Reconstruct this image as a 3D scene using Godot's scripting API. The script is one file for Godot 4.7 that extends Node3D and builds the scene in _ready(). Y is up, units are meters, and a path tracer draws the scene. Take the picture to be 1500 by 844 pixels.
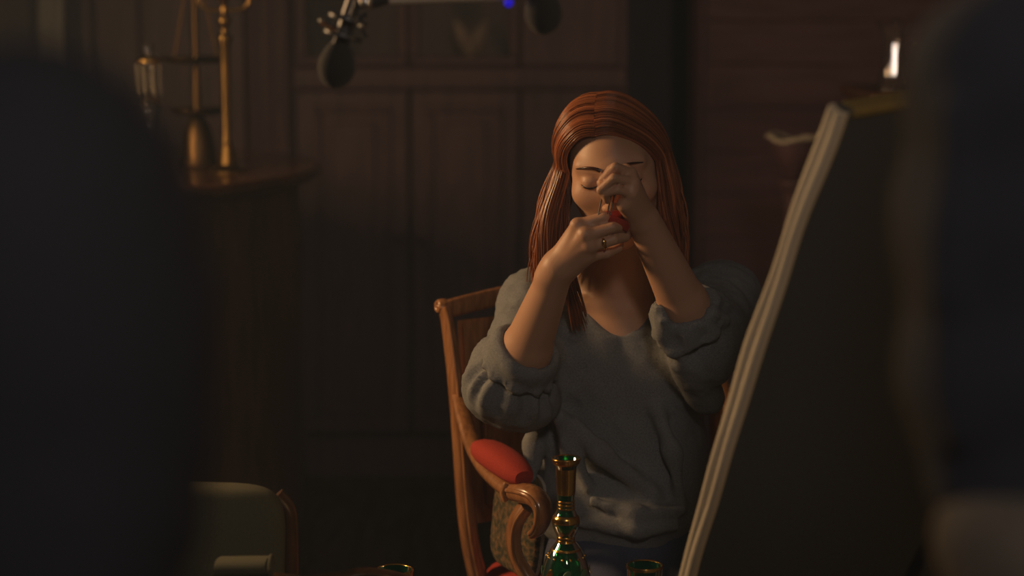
extends Node3D

# ---------------------------------------------------------------- camera numbers
const CAM_Y := 1.48
const PITCH := 8.35          # degrees down
const FPX := 2875.0          # focal length in pixels of the 1500 x 844 frame
const T := PI * 2.0

var rng := RandomNumberGenerator.new()
var mats := {}
var taken := {}

# point in the room that a pixel shows at a given depth (metres from the lens along -z)
func P(px: float, py: float, depth: float) -> Vector3:
	var p := deg_to_rad(PITCH)
	var u := (px - 750.0) / FPX
	var v := (422.0 - py) / FPX
	var d := Vector3(u, v * cos(p) - sin(p), -v * sin(p) - cos(p))
	return Vector3(0, CAM_Y, 0) + d * (depth / -d.z)

# ---------------------------------------------------------------- mesh builder
class MB:
	var v := PackedVector3Array()
	var c := PackedColorArray()
	var uv := PackedVector2Array()
	var i := PackedInt32Array()
	var n := PackedVector3Array()   # left empty: computed
	func add(p: Vector3, col := Color.WHITE, t := Vector2.ZERO) -> int:
		v.append(p); c.append(col); uv.append(t)
		return v.size() - 1
	func tri(a: int, b: int, d: int) -> void:
		i.append(a); i.append(b); i.append(d)
	func quad(a: int, b: int, d: int, e: int) -> void:
		tri(a, b, d); tri(a, d, e)
	func face(pts: Array, col := Color.WHITE) -> void:
		var f := v.size()
		for p in pts: add(p, col)
		for k in range(1, pts.size() - 1): tri(f, f + k, f + k + 1)
	# swept tube; radii are Vector2 (sideways, upwards); pw > 2 squares the section
	func tube(path: Array, radii: Array, sides := 10, up := Vector3.UP, col := Color.WHITE, pw := 2.0, cap := true) -> void:
		var first := v.size()
		var m := path.size()
		var nrm := up
		for k in m:
			var a: Vector3 = path[maxi(k - 1, 0)]
			var b: Vector3 = path[mini(k + 1, m - 1)]
			var t := (b - a).normalized()
			nrm = (nrm - t * nrm.dot(t))
			if nrm.length() < 0.02: nrm = t.cross(Vector3(0.3, 0.2, 0.9)).cross(t)
			nrm = nrm.normalized()
			var side := t.cross(nrm).normalized()
			var r: Vector2 = radii[mini(k, radii.size() - 1)]
			for s in sides:
				var an := T * s / sides
				var cs := cos(an); var sn := sin(an)
				var q := pow(pow(absf(cs), pw) + pow(absf(sn), pw), -1.0 / pw)
				add(path[k] + side * (cs * q * r.x) + nrm * (sn * q * r.y), col, Vector2(float(s) / sides, float(k) / m))
		for k in m - 1:
			for s in sides:
				var s2 := (s + 1) % sides
				quad(first + k * sides + s, first + (k + 1) * sides + s, first + (k + 1) * sides + s2, first + k * sides + s2)
		if cap:
			for e in [0, m - 1]:
				var pts := []
				for s in sides: pts.append(v[first + e * sides + (s if e == 0 else sides - 1 - s)])
				face(pts, col)
	# lathe round the y axis of xf; profile of Vector2(radius, y); doubled points make a crease
	func lathe(prof: Array, segs := 24, xf := Transform3D.IDENTITY, col := Color.WHITE) -> void:
		var rows := []
		for k in prof.size():
			var row := []
			for s in segs:
				var an := T * s / segs
				row.append(add(xf * Vector3(prof[k].x * cos(an), prof[k].y, prof[k].x * sin(an)), col, Vector2(float(s) / segs, float(k) / prof.size())))
			rows.append(row)
		for k in prof.size() - 1:
			if prof[k] == prof[k + 1]: continue
			for s in segs:
				var s2 := (s + 1) % segs
				quad(rows[k][s], rows[k][s2], rows[k + 1][s2], rows[k + 1][s])
	func cbox(size: Vector3, bv: float, xf := Transform3D.IDENTITY, col := Color.WHITE) -> void:
		var h := size / 2.0
		bv = minf(bv, minf(h.x, minf(h.y, h.z)) * 0.9)
		var pt := func(s: Vector3, ax: int) -> Vector3:
			var p := Vector3(h.x - bv, h.y - bv, h.z - bv)
			p[ax] = h[ax]
			return xf * (p * s)
		for ax in 3:
			var b := (ax + 1) % 3
			var d := (ax + 2) % 3
			for sg in [-1.0, 1.0]:
				var pts := []
				for k in [[-1, -1], [1, -1], [1, 1], [-1, 1]]:
					var s := Vector3.ZERO
					s[ax] = sg; s[b] = k[0]; s[d] = k[1]
					pts.append(pt.call(s, ax))
				if sg > 0: pts.reverse()
				face(pts, col)
			for sb in [-1.0, 1.0]:
				for sd in [-1.0, 1.0]:
					var s1 := Vector3.ZERO
					s1[b] = sb; s1[d] = sd
					var s0 := s1
					s0[ax] = -1.0; s1[ax] = 1.0
					face([pt.call(s0, b), pt.call(s1, b), pt.call(s1, d), pt.call(s0, d)], col)
		for sx in [-1.0, 1.0]:
			for sy in [-1.0, 1.0]:
				for sz in [-1.0, 1.0]:
					var s := Vector3(sx, sy, sz)
					face([pt.call(s, 0), pt.call(s, 1), pt.call(s, 2)], col)
	# rounded cushion
	func pillow(r: Vector3, e1: float, e2: float, xf := Transform3D.IDENTITY, col := Color.WHITE, nu := 28, nv := 16) -> void:
		var first := v.size()
		for a in nv + 1:
			var la := -PI / 2 + PI * a / nv
			for b in nu:
				var lo := T * b / nu
				var cl := signf(cos(la)) * pow(absf(cos(la)), e1)
				var sl := signf(sin(la)) * pow(absf(sin(la)), e1)
				var cx := signf(cos(lo)) * pow(absf(cos(lo)), e2)
				var cz := signf(sin(lo)) * pow(absf(sin(lo)), e2)
				add(xf * Vector3(r.x * cl * cx, r.y * sl, r.z * cl * cz), col, Vector2(float(b) / nu, float(a) / nv))
		for a in nv:
			for b in nu:
				var b2 := (b + 1) % nu
				quad(first + a * nu + b, first + a * nu + b2, first + (a + 1) * nu + b2, first + (a + 1) * nu + b)
	# extruded outline (Vector2 points, convex or not) along z of xf
	func prism(poly: PackedVector2Array, depth: float, xf := Transform3D.IDENTITY, col := Color.WHITE) -> void:
		var t := Geometry2D.triangulate_polygon(poly)
		for sg in [-0.5, 0.5]:
			var f := v.size()
			for p in poly: add(xf * Vector3(p.x, p.y, sg * depth), col)
			for k in range(0, t.size(), 3):
				tri(f + t[k], f + t[k + 1], f + t[k + 2])
		for k in poly.size():
			var a := poly[k]
			var b := poly[(k + 1) % poly.size()]
			face([xf * Vector3(a.x, a.y, -depth / 2), xf * Vector3(b.x, b.y, -depth / 2), xf * Vector3(b.x, b.y, depth / 2), xf * Vector3(a.x, a.y, depth / 2)], col)
	func mesh(colored := false) -> ArrayMesh:
		var nn := n
		if nn.size() != v.size():
			nn = PackedVector3Array(); nn.resize(v.size())
			for k in range(0, i.size(), 3):
				var a := i[k]; var b := i[k + 1]; var d := i[k + 2]
				var fn := (v[d] - v[a]).cross(v[b] - v[a])
				nn[a] += fn; nn[b] += fn; nn[d] += fn
			for k in nn.size():
				nn[k] = nn[k].normalized() if nn[k].length_squared() > 1e-24 else Vector3.UP
		var arr := []
		arr.resize(Mesh.ARRAY_MAX)
		arr[Mesh.ARRAY_VERTEX] = v
		arr[Mesh.ARRAY_NORMAL] = nn
		arr[Mesh.ARRAY_TEX_UV] = uv
		if colored: arr[Mesh.ARRAY_COLOR] = c
		arr[Mesh.ARRAY_INDEX] = i
		var am := ArrayMesh.new()
		am.add_surface_from_arrays(Mesh.PRIMITIVE_TRIANGLES, arr)
		return am

# ---------------------------------------------------------------- distance field meshed as surface nets
class Field:
	var o: Vector3
	var h: float
	var nx: int
	var ny: int
	var nz: int
	var d := PackedFloat32Array()
	func _init(lo: Vector3, hi: Vector3, cell: float) -> void:
		o = lo; h = cell
		nx = int(ceil((hi.x - lo.x) / cell)) + 1
		ny = int(ceil((hi.y - lo.y) / cell)) + 1
		nz = int(ceil((hi.z - lo.z) / cell)) + 1
		d.resize(nx * ny * nz)
		d.fill(1.0)
	func rng3(lo: Vector3, hi: Vector3) -> Array:
		var a := ((lo - o) / h).floor()
		var b := ((hi - o) / h).ceil()
		return [maxi(int(a.x), 0), maxi(int(a.y), 0), maxi(int(a.z), 0), mini(int(b.x), nx - 1), mini(int(b.y), ny - 1), mini(int(b.z), nz - 1)]
	func put(at: int, s: float, k: float, sub: bool) -> void:
		var e := d[at]
		if sub:
			s = -s
			var q := maxf(k - absf(e - s), 0.0) / k
			d[at] = maxf(e, s) + q * q * k * 0.25
		else:
			var q := maxf(k - absf(e - s), 0.0) / k
			d[at] = minf(e, s) - q * q * k * 0.25
	func cap(a: Vector3, b: Vector3, ra: float, rb: float, k := 0.01, sub := false) -> void:
		var m := maxf(ra, rb) + k + h * 2.5
		var g := rng3(a.min(b) - Vector3.ONE * m, a.max(b) + Vector3.ONE * m)
		var ab := b - a
		var l2 := maxf(ab.length_squared(), 1e-9)
		for z in range(g[2], g[5] + 1):
			for y in range(g[1], g[4] + 1):
				var row := (z * ny + y) * nx
				for x in range(g[0], g[3] + 1):
					var p := o + Vector3(x, y, z) * h - a
					var t := clampf(p.dot(ab) / l2, 0.0, 1.0)
					var s := (p - ab * t).length() - ra - (rb - ra) * t
					if s < m: put(row + x, s, k, sub)
	func chain(pts: Array, rs: Array, k := 0.006) -> void:
		for j in pts.size() - 1: cap(pts[j], pts[j + 1], rs[j], rs[j + 1], k)
	func ell(c: Vector3, r: Vector3, k := 0.01, sub := false, turn := Basis.IDENTITY) -> void:
		var big := maxf(r.x, maxf(r.y, r.z)) + k + h * 2.5
		var g := rng3(c - Vector3.ONE * big, c + Vector3.ONE * big)
		var inv := turn.inverse()
		var r2 := r * r
		for z in range(g[2], g[5] + 1):
			for y in range(g[1], g[4] + 1):
				var row := (z * ny + y) * nx
				for x in range(g[0], g[3] + 1):
					var p := inv * (o + Vector3(x, y, z) * h - c)
					var k0 := (p / r).length()
					if k0 > 3.0: continue
					var s := k0 * (k0 - 1.0) / maxf((p / r2).length(), 1e-6)
					if k0 < 0.05: s = -minf(r.x, minf(r.y, r.z))
					put(row + x, s, k, sub)
	func torus(c: Vector3, axis: Vector3, big: float, small: float, k := 0.008) -> void:
		var m := big + small + k + h * 2.0
		var g := rng3(c - Vector3.ONE * m, c + Vector3.ONE * m)
		for z in range(g[2], g[5] + 1):
			for y in range(g[1], g[4] + 1):
				var row := (z * ny + y) * nx
				for x in range(g[0], g[3] + 1):
					var p := o + Vector3(x, y, z) * h - c
					var al := p.dot(axis)
					var q := (p - axis * al).length() - big
					put(row + x, sqrt(q * q + al * al) - small, k, false)
	func band(c: Vector3, axis: Vector3, big: float, half: float, thick: float, k := 0.004) -> void:
		var m := big + half + thick + k + h * 2.0
		var g := rng3(c - Vector3.ONE * m, c + Vector3.ONE * m)
		for z in range(g[2], g[5] + 1):
			for y in range(g[1], g[4] + 1):
				var row := (z * ny + y) * nx
				for x in range(g[0], g[3] + 1):
					var p := o + Vector3(x, y, z) * h - c
					var al := p.dot(axis)
					var q := (p - axis * al).length() - big
					var e := maxf(absf(al) - half, 0.0)
					put(row + x, sqrt(q * q + e * e) - thick, k, false)
	# adds the surface to a mesh builder; paint(p) gives the colour of a point, xf places it
	func net(mb: MB, paint = null, xf := Transform3D.IDENTITY) -> void:
		var idx := PackedInt32Array()
		idx.resize(nx * ny * nz)
		idx.fill(-1)
		var offs := [0, 1, nx, nx + 1, nx * ny, nx * ny + 1, nx * ny + nx, nx * ny + nx + 1]
		var edges := [[0, 1], [2, 3], [4, 5], [6, 7], [0, 2], [1, 3], [4, 6], [5, 7], [0, 4], [1, 5], [2, 6], [3, 7]]
		var sxy := nx * ny
		for z in nz - 1:
			for y in ny - 1:
				var row := (z * ny + y) * nx
				for x in nx - 1:
					var at := row + x
					var d0 := d[at]
					if d0 > h * 3.0 or d0 < -h * 3.0: continue
					var neg := int(d0 < 0.0) + int(d[at + 1] < 0.0) + int(d[at + nx] < 0.0) + int(d[at + nx + 1] < 0.0)
					neg += int(d[at + sxy] < 0.0) + int(d[at + sxy + 1] < 0.0) + int(d[at + sxy + nx] < 0.0) + int(d[at + sxy + nx + 1] < 0.0)
					if neg == 0 or neg == 8: continue
					var sum := Vector3.ZERO
					var cnt := 0
					for e in edges:
						var da := d[at + offs[e[0]]]
						var db := d[at + offs[e[1]]]
						if (da < 0.0) != (db < 0.0):
							var t := da / (da - db)
							var pa := Vector3(e[0] & 1, (e[0] >> 1) & 1, e[0] >> 2)
							var pb := Vector3(e[1] & 1, (e[1] >> 1) & 1, e[1] >> 2)
							sum += pa + (pb - pa) * t
							cnt += 1
					var lp := o + (Vector3(x, y, z) + sum / cnt) * h
					idx[at] = mb.add(xf * lp, paint.call(lp) if paint != null else Color.WHITE, Vector2(lp.x, lp.y))
		for z in range(1, nz - 1):
			for y in range(1, ny - 1):
				var row := (z * ny + y) * nx
				for x in range(1, nx - 1):
					var at := row + x
					var s0 := d[at] < 0.0
					if s0 != (d[at + 1] < 0.0): _q(mb, idx, at, at - nx, at - nx - sxy, at - sxy, s0)
					if s0 != (d[at + nx] < 0.0): _q(mb, idx, at, at - sxy, at - sxy - 1, at - 1, s0)
					if s0 != (d[at + sxy] < 0.0): _q(mb, idx, at, at - 1, at - 1 - nx, at - nx, s0)
	func _q(mb: MB, idx: PackedInt32Array, a: int, b: int, c: int, e: int, s0: bool) -> void:
		var i0 := idx[a]; var i1 := idx[b]; var i2 := idx[c]; var i3 := idx[e]
		if i0 < 0 or i1 < 0 or i2 < 0 or i3 < 0: return
		if s0: mb.quad(i0, i1, i2, i3)
		else: mb.quad(i0, i3, i2, i1)

# pushes the vertices added since `from` along their normals by f(p)
func ruffle(mb: MB, from: int, f: Callable) -> void:
	var nn := PackedVector3Array()
	nn.resize(mb.v.size())
	for k in range(0, mb.i.size(), 3):
		var a := mb.i[k]; var b := mb.i[k + 1]; var d := mb.i[k + 2]
		var fn := (mb.v[d] - mb.v[a]).cross(mb.v[b] - mb.v[a])
		nn[a] += fn; nn[b] += fn; nn[d] += fn
	for k in range(from, mb.v.size()):
		mb.v[k] += nn[k].normalized() * f.call(mb.v[k])

# ---------------------------------------------------------------- naming
func numbered(called: String) -> String:
	var k: int = taken.get(called, -1) + 1
	taken[called] = k
	return called if k == 0 else "%s_%03d" % [called, k]

func thing(called: String, label: String, category: String, at := Vector3.ZERO, group := "") -> Node3D:
	var o := Node3D.new()
	o.name = numbered(called)
	add_child(o)
	o.position = at
	o.set_meta("label", label)
	o.set_meta("category", category)
	if group: o.set_meta("group", group)
	return o

# a part; its mesh is given in room coordinates and moved under its parent
func part(called: String, mb: MB, m: Material, parent: Node3D, colored := false, label := "") -> MeshInstance3D:
	var o := MeshInstance3D.new()
	o.name = called
	o.mesh = mb.mesh(colored)
	o.material_override = m
	parent.add_child(o, true)
	var base := Transform3D.IDENTITY
	var q: Node = parent
	while q is Node3D and q != self:
		base = q.transform * base
		q = q.get_parent()
	o.transform = base.affine_inverse()
	if label: o.set_meta("label", label)
	return o

func structure(called: String, label := "") -> Node3D:
	var o := Node3D.new()
	o.name = called
	add_child(o)
	o.set_meta("kind", "structure")
	if label: o.set_meta("label", label)
	return o

# ---------------------------------------------------------------- materials
func noise_tex(freq: float, c0: Color, c1: Color, oct := 4, sd := 1, size := 512, normal := false, kind := FastNoiseLite.TYPE_SIMPLEX_SMOOTH) -> NoiseTexture2D:
	var f := FastNoiseLite.new()
	f.noise_type = kind
	f.seed = sd
	f.frequency = freq
	f.fractal_octaves = oct
	var t := NoiseTexture2D.new()
	t.width = size; t.height = size
	t.seamless = true
	t.noise = f
	t.generate_mipmaps = false
	if normal:
		t.as_normal_map = true
		t.bump_strength = 4.0
	else:
		var g := Gradient.new()
		g.set_color(0, c0); g.set_color(1, c1)
		g.set_offset(0, 0.25); g.set_offset(1, 0.75)
		t.color_ramp = g
	return t

func plain(col: Color, rough := 0.6, metal := 0.0) -> StandardMaterial3D:
	var m := StandardMaterial3D.new()
	m.albedo_color = col
	m.roughness = rough
	m.metallic = metal
	m.cull_mode = BaseMaterial3D.CULL_DISABLED
	return m

func grained(c0: Color, c1: Color, rough: float, scale: Vector3, freq := 0.02, sd := 3, bump := 0.0) -> StandardMaterial3D:
	var m := plain(Color.WHITE, rough)
	m.albedo_texture = noise_tex(freq, c0, c1, 5, sd)
	m.uv1_triplanar = true
	m.uv1_world_triplanar = true
	m.uv1_scale = scale
	if bump > 0.0:
		m.normal_enabled = true
		m.normal_texture = noise_tex(freq * 3.0, c0, c1, 4, sd + 9, 512, true)
		m.normal_scale = bump
	return m

func tinted(rough: float, sheen := 0.0) -> StandardMaterial3D:
	var m := plain(Color.WHITE, rough)
	m.vertex_color_use_as_albedo = true
	if sheen > 0.0:
		m.rim_enabled = true
		m.rim = sheen
	return m

func lin(r: float, g: float, b: float) -> Color:
	return Color(r, g, b).linear_to_srgb()

func make_materials() -> void:
	mats.wall = grained(lin(0.078, 0.040, 0.054), lin(0.112, 0.057, 0.076), 0.5, Vector3(3.0, 0.35, 3.0), 0.02, 3, 0.1)
	mats.wall_red = grained(lin(0.095, 0.043, 0.060), lin(0.125, 0.056, 0.076), 0.6, Vector3(0.35, 3.0, 3.0), 0.02, 5, 0.1)
	mats.floor = grained(lin(0.06, 0.032, 0.018), lin(0.11, 0.06, 0.034), 0.4, Vector3(3.0, 3.0, 0.35), 0.02, 7, 0.1)
	mats.plaster = grained(lin(0.10, 0.085, 0.07), lin(0.13, 0.11, 0.09), 0.9, Vector3.ONE, 0.02, 8)
	mats.table = grained(lin(0.09, 0.036, 0.016), lin(0.16, 0.07, 0.03), 0.16, Vector3(0.6, 3.0, 2.5), 0.02, 9)
	mats.cabinet = grained(lin(0.075, 0.036, 0.022), lin(0.13, 0.062, 0.036), 0.4, Vector3(3.0, 0.4, 3.0), 0.02, 10)
	mats.chair_wood = grained(lin(0.24, 0.105, 0.042), lin(0.42, 0.20, 0.085), 0.26, Vector3(8.0, 1.0, 8.0), 0.02, 11)
	mats.chair_wood.clearcoat_enabled = true
	mats.chair_wood.clearcoat = 0.6
	mats.chair_wood.clearcoat_roughness = 0.12
	mats.chair_dark = grained(lin(0.055, 0.026, 0.014), lin(0.09, 0.045, 0.022), 0.35, Vector3(6.0, 1.0, 6.0), 0.02, 12)
	mats.brass = plain(lin(0.70, 0.44, 0.15), 0.25, 1.0)
	mats.mid_brass = plain(lin(0.34, 0.21, 0.075), 0.30, 1.0)
	mats.old_brass = plain(lin(0.15, 0.09, 0.04), 0.45, 1.0)
	mats.gold = plain(lin(0.85, 0.52, 0.14), 0.22, 1.0)
	mats.steel = plain(lin(0.55, 0.54, 0.52), 0.3, 1.0)
	mats.gun = plain(lin(0.10, 0.10, 0.11), 0.4, 0.6)
	mats.black = plain(lin(0.018, 0.017, 0.018), 0.5)
	mats.foam = grained(lin(0.016, 0.016, 0.017), lin(0.030, 0.030, 0.030), 0.95, Vector3.ONE * 40.0, 0.05, 13, 0.8)
	mats.foam.rim_enabled = true
	mats.foam.rim = 0.25
	mats.linen = grained(lin(0.160, 0.170, 0.183), lin(0.245, 0.258, 0.276), 0.9, Vector3.ONE * 9.0, 0.06, 14, 1.0)
	mats.jeans = grained(lin(0.045, 0.055, 0.10), lin(0.085, 0.10, 0.17), 0.9, Vector3.ONE * 12.0, 0.06, 15, 0.4)
	mats.red_cloth = grained(lin(0.33, 0.028, 0.016), lin(0.45, 0.045, 0.025), 0.9, Vector3.ONE * 12.0, 0.05, 16, 0.4)
	mats.skin = tinted(0.48)
	mats.hair = tinted(0.29)
	mats.green_glass = plain(lin(0.06, 0.50, 0.24), 0.03)
	mats.green_glass.albedo_color.a = 0.04
	mats.green_glass.refraction_enabled = true
	mats.green_glass.refraction_scale = 0.05
	mats.clear_glass = plain(lin(0.93, 0.92, 0.90), 0.02)
	mats.clear_glass.albedo_color.a = 0.02
	mats.clear_glass.refraction_enabled = true
	mats.clear_glass.refraction_scale = 0.05
	mats.crystal = plain(lin(0.60, 0.55, 0.46), 0.12)
	mats.crystal.albedo_color.a = 0.35
	mats.crystal.refraction_enabled = true
	mats.crystal.refraction_scale = 0.05
	mats.pane = plain(Color(0.5, 0.5, 0.5, 0.12), 0.04)
	mats.pane.transparency = BaseMaterial3D.TRANSPARENCY_ALPHA
	mats.navy = grained(lin(0.022, 0.026, 0.040), lin(0.033, 0.038, 0.054), 0.95, Vector3.ONE * 5.0, 0.05, 17, 0.4)
	mats.navy.rim_enabled = true
	mats.navy.rim = 0.15
	mats.dark_cloth = grained(lin(0.024, 0.029, 0.040), lin(0.033, 0.039, 0.052), 0.95, Vector3.ONE * 5.0, 0.05, 18, 0.4)
	mats.beige = grained(lin(0.11, 0.095, 0.08), lin(0.16, 0.14, 0.115), 0.95, Vector3.ONE * 6.0, 0.05, 19, 0.4)
	mats.canvas = grained(lin(0.48, 0.44, 0.36), lin(0.62, 0.57, 0.47), 0.9, Vector3.ONE * 14.0, 0.06, 20, 0.5)
	mats.canvas_back = grained(lin(0.045, 0.051, 0.062), lin(0.062, 0.069, 0.082), 0.85, Vector3.ONE * 6.0, 0.05, 21)
	mats.olive = grained(lin(0.17, 0.13, 0.04), lin(0.23, 0.175, 0.06), 0.7, Vector3.ONE * 6.0, 0.05, 22)
	mats.sage = grained(lin(0.070, 0.070, 0.046), lin(0.100, 0.098, 0.066), 0.9, Vector3.ONE * 10.0, 0.05, 23, 0.4)
	mats.white_tube = plain(lin(0.62, 0.58, 0.52), 0.35)
	mats.pale_brown = plain(lin(0.30, 0.20, 0.15), 0.4)
	mats.tapestry = grained(lin(0.02, 0.03, 0.02), lin(0.24, 0.13, 0.06), 0.95, Vector3.ONE * 3.0, 0.05, 24, 0.5)
	mats.enamel = plain(lin(0.10, 0.20, 0.09), 0.4)
	mats.curtain = grained(lin(0.36, 0.33, 0.29), lin(0.48, 0.44, 0.39), 0.9, Vector3.ONE * 6.0, 0.05, 25, 0.3)

# ---------------------------------------------------------------- the place
func _ready() -> void:
	rng.seed = 7
	# camera
	var cam := Camera3D.new()
	cam.name = "camera"
	cam.fov = 2.0 * rad_to_deg(atan(422.0 / FPX))
	cam.position = Vector3(0, CAM_Y, 0)
	cam.rotation_degrees = Vector3(-PITCH, 0, 0)
	cam.near = 0.05
	cam.far = 60.0
	var at := CameraAttributesPhysical.new()
	at.frustum_focal_length = 82.0
	at.exposure_aperture = 82.0 / 30.0
	at.frustum_focus_distance = 2.93
	cam.attributes = at
	add_child(cam)
	cam.fov = 2.0 * rad_to_deg(atan(422.0 / FPX))
	# no daylight: the room is closed
	var we := WorldEnvironment.new()
	we.name = "environment"
	var env := Environment.new()
	env.background_mode = Environment.BG_COLOR
	env.background_color = Color.BLACK
	env.tonemap_mode = Environment.TONE_MAPPER_LINEAR
	env.tonemap_exposure = 1.0
	env.sdfgi_enabled = true
	env.volumetric_fog_enabled = true   # thin haze through the room, put in to lift the dark tones
	env.volumetric_fog_density = 0.018
	env.volumetric_fog_albedo = Color(0.74, 0.87, 1.0)
	env.ssao_enabled = true
	env.ssil_enabled = true
	we.environment = env
	add_child(we)
	make_materials()
	# unseen lamps, out of view: left one lights the sitter, ceiling one the shadow sides
	soft_lamp("unseen_softbox_lamp", "unseen tall warm softbox lamp out of view at the left, placed to light the seated woman", Vector3(-1.72, 1.72, -3.02), Vector3(0.10, 1.05, -2.98), Vector2(0.30, 0.55), 2.95, Color(1.0, 0.80, 0.57), true)
	soft_lamp("unseen_ceiling_lamp", "unseen dim ceiling lamp behind the camera, placed to light the shadow sides", Vector3(0.35, 2.72, 0.9), Vector3(0.1, 0.9, -3.2), Vector2(0.34, 0.34), 1.4, Color(1.0, 0.91, 0.84), false)
	soft_lamp("unseen_small_lamp", "unseen small bright lamp right of the camera, placed for glints on glass and gold", Vector3(2.0, 1.62, -1.0), Vector3(0.5, 1.1, -4.0), Vector2(0.05, 0.16), 0.5, Color(1.0, 0.78, 0.50), true)  # unseen, placed at the right for glints on glass and gold
	build_room()
	build_armchair()
	build_woman()
	build_small_table()
	build_sage_chair()
	build_console()
	build_right_side()
	build_microphones()
	build_canvas()
	build_left_person()
	build_right_person()

func soft_lamp(called: String, label: String, pos: Vector3, aim: Vector3, size: Vector2, energy: float, col: Color, stand: bool) -> void:
	var o := thing(called, label, "lamp", Vector3(pos.x, 0.0, pos.z) if stand else pos)
	var xf := Transform3D(Basis.looking_at(aim - pos, Vector3.UP), pos)
	var mb := MB.new()
	mb.cbox(Vector3(size.x + 0.06, size.y + 0.06, 0.10), 0.012, xf * Transform3D(Basis.IDENTITY, Vector3(0, 0, 0.062)))
	part("housing", mb, mats.black, o)
	mb = MB.new()
	mb.cbox(Vector3(size.x, size.y, 0.01), 0.003, xf * Transform3D(Basis.IDENTITY, Vector3(0, 0, 0.008)))
	var em := plain(Color(0.9, 0.88, 0.84), 0.6)
	em.emission_enabled = true
	em.emission = col
	em.emission_energy_multiplier = 1.5
	part("diffuser", mb, em, o)
	if stand:
		mb = MB.new()
		mb.lathe([Vector2(0.016, 0.04), Vector2(0.016, pos.y - 0.05), Vector2(0.0, pos.y - 0.05)], 12, Transform3D(Basis.IDENTITY, Vector3(pos.x - 0.10, 0, pos.z)))
		part("pole", mb, mats.gun, o)
		for k in 3:
			mb = MB.new()
			var an := T * k / 3.0 + 0.4
			mb.tube([Vector3(pos.x - 0.10, 0.55, pos.z), Vector3(pos.x - 0.10 + cos(an) * 0.42, 0.012, pos.z + sin(an) * 0.42)], [Vector2(0.011, 0.011)], 8)
			part("leg", mb, mats.gun, o)
	else:
		mb = MB.new()
		mb.tube([pos + Vector3(0, 0.08, 0.06), Vector3(pos.x, 3.0, pos.z + 0.06)], [Vector2(0.012, 0.012)], 8, Vector3.RIGHT)
		part("rod", mb, mats.gun, o)
	var l := AreaLight3D.new()
	l.name = "light"
	l.area_size = size
	l.light_energy = energy
	l.light_color = col
	l.area_range = 14.0
	l.area_attenuation = 2.0
	l.shadow_enabled = true
	o.add_child(l, true)
	l.transform = o.transform.affine_inverse() * (xf * Transform3D(Basis.IDENTITY, Vector3(0, 0, -0.004)))

# ---------------------------------------------------------------- room
func slab(called: String, lo: Vector3, hi: Vector3, m: Material, parent: Node3D, bv := 0.004) -> MeshInstance3D:
	var mb := MB.new()
	mb.cbox((hi - lo).abs(), bv, Transform3D(Basis.IDENTITY, (lo + hi) / 2.0))
	return part(called, mb, m, parent)

# moulded frame (four mitred bars) with a raised field, in the plane z
func framed_panel(called: String, x0: float, x1: float, y0: float, y1: float, z: float, m: Material, parent: Node3D) -> void:
	var mb := MB.new()
	var w := 0.022
	for e in [[x0, x1, y0, y0 + w], [x0, x1, y1 - w, y1], [x0, x0 + w, y0 + w, y1 - w], [x1 - w, x1, y0 + w, y1 - w]]:
		mb.cbox(Vector3(e[1] - e[0], e[3] - e[2], 0.012), 0.005, Transform3D(Basis.IDENTITY, Vector3((e[0] + e[1]) / 2, (e[2] + e[3]) / 2, z + 0.004)))
	mb.cbox(Vector3(x1 - x0 - 0.10, y1 - y0 - 0.10, 0.008), 0.0035, Transform3D(Basis.IDENTITY, Vector3((x0 + x1) / 2, (y0 + y1) / 2, z + 0.006)))
	part(called, mb, m, parent)

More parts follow.
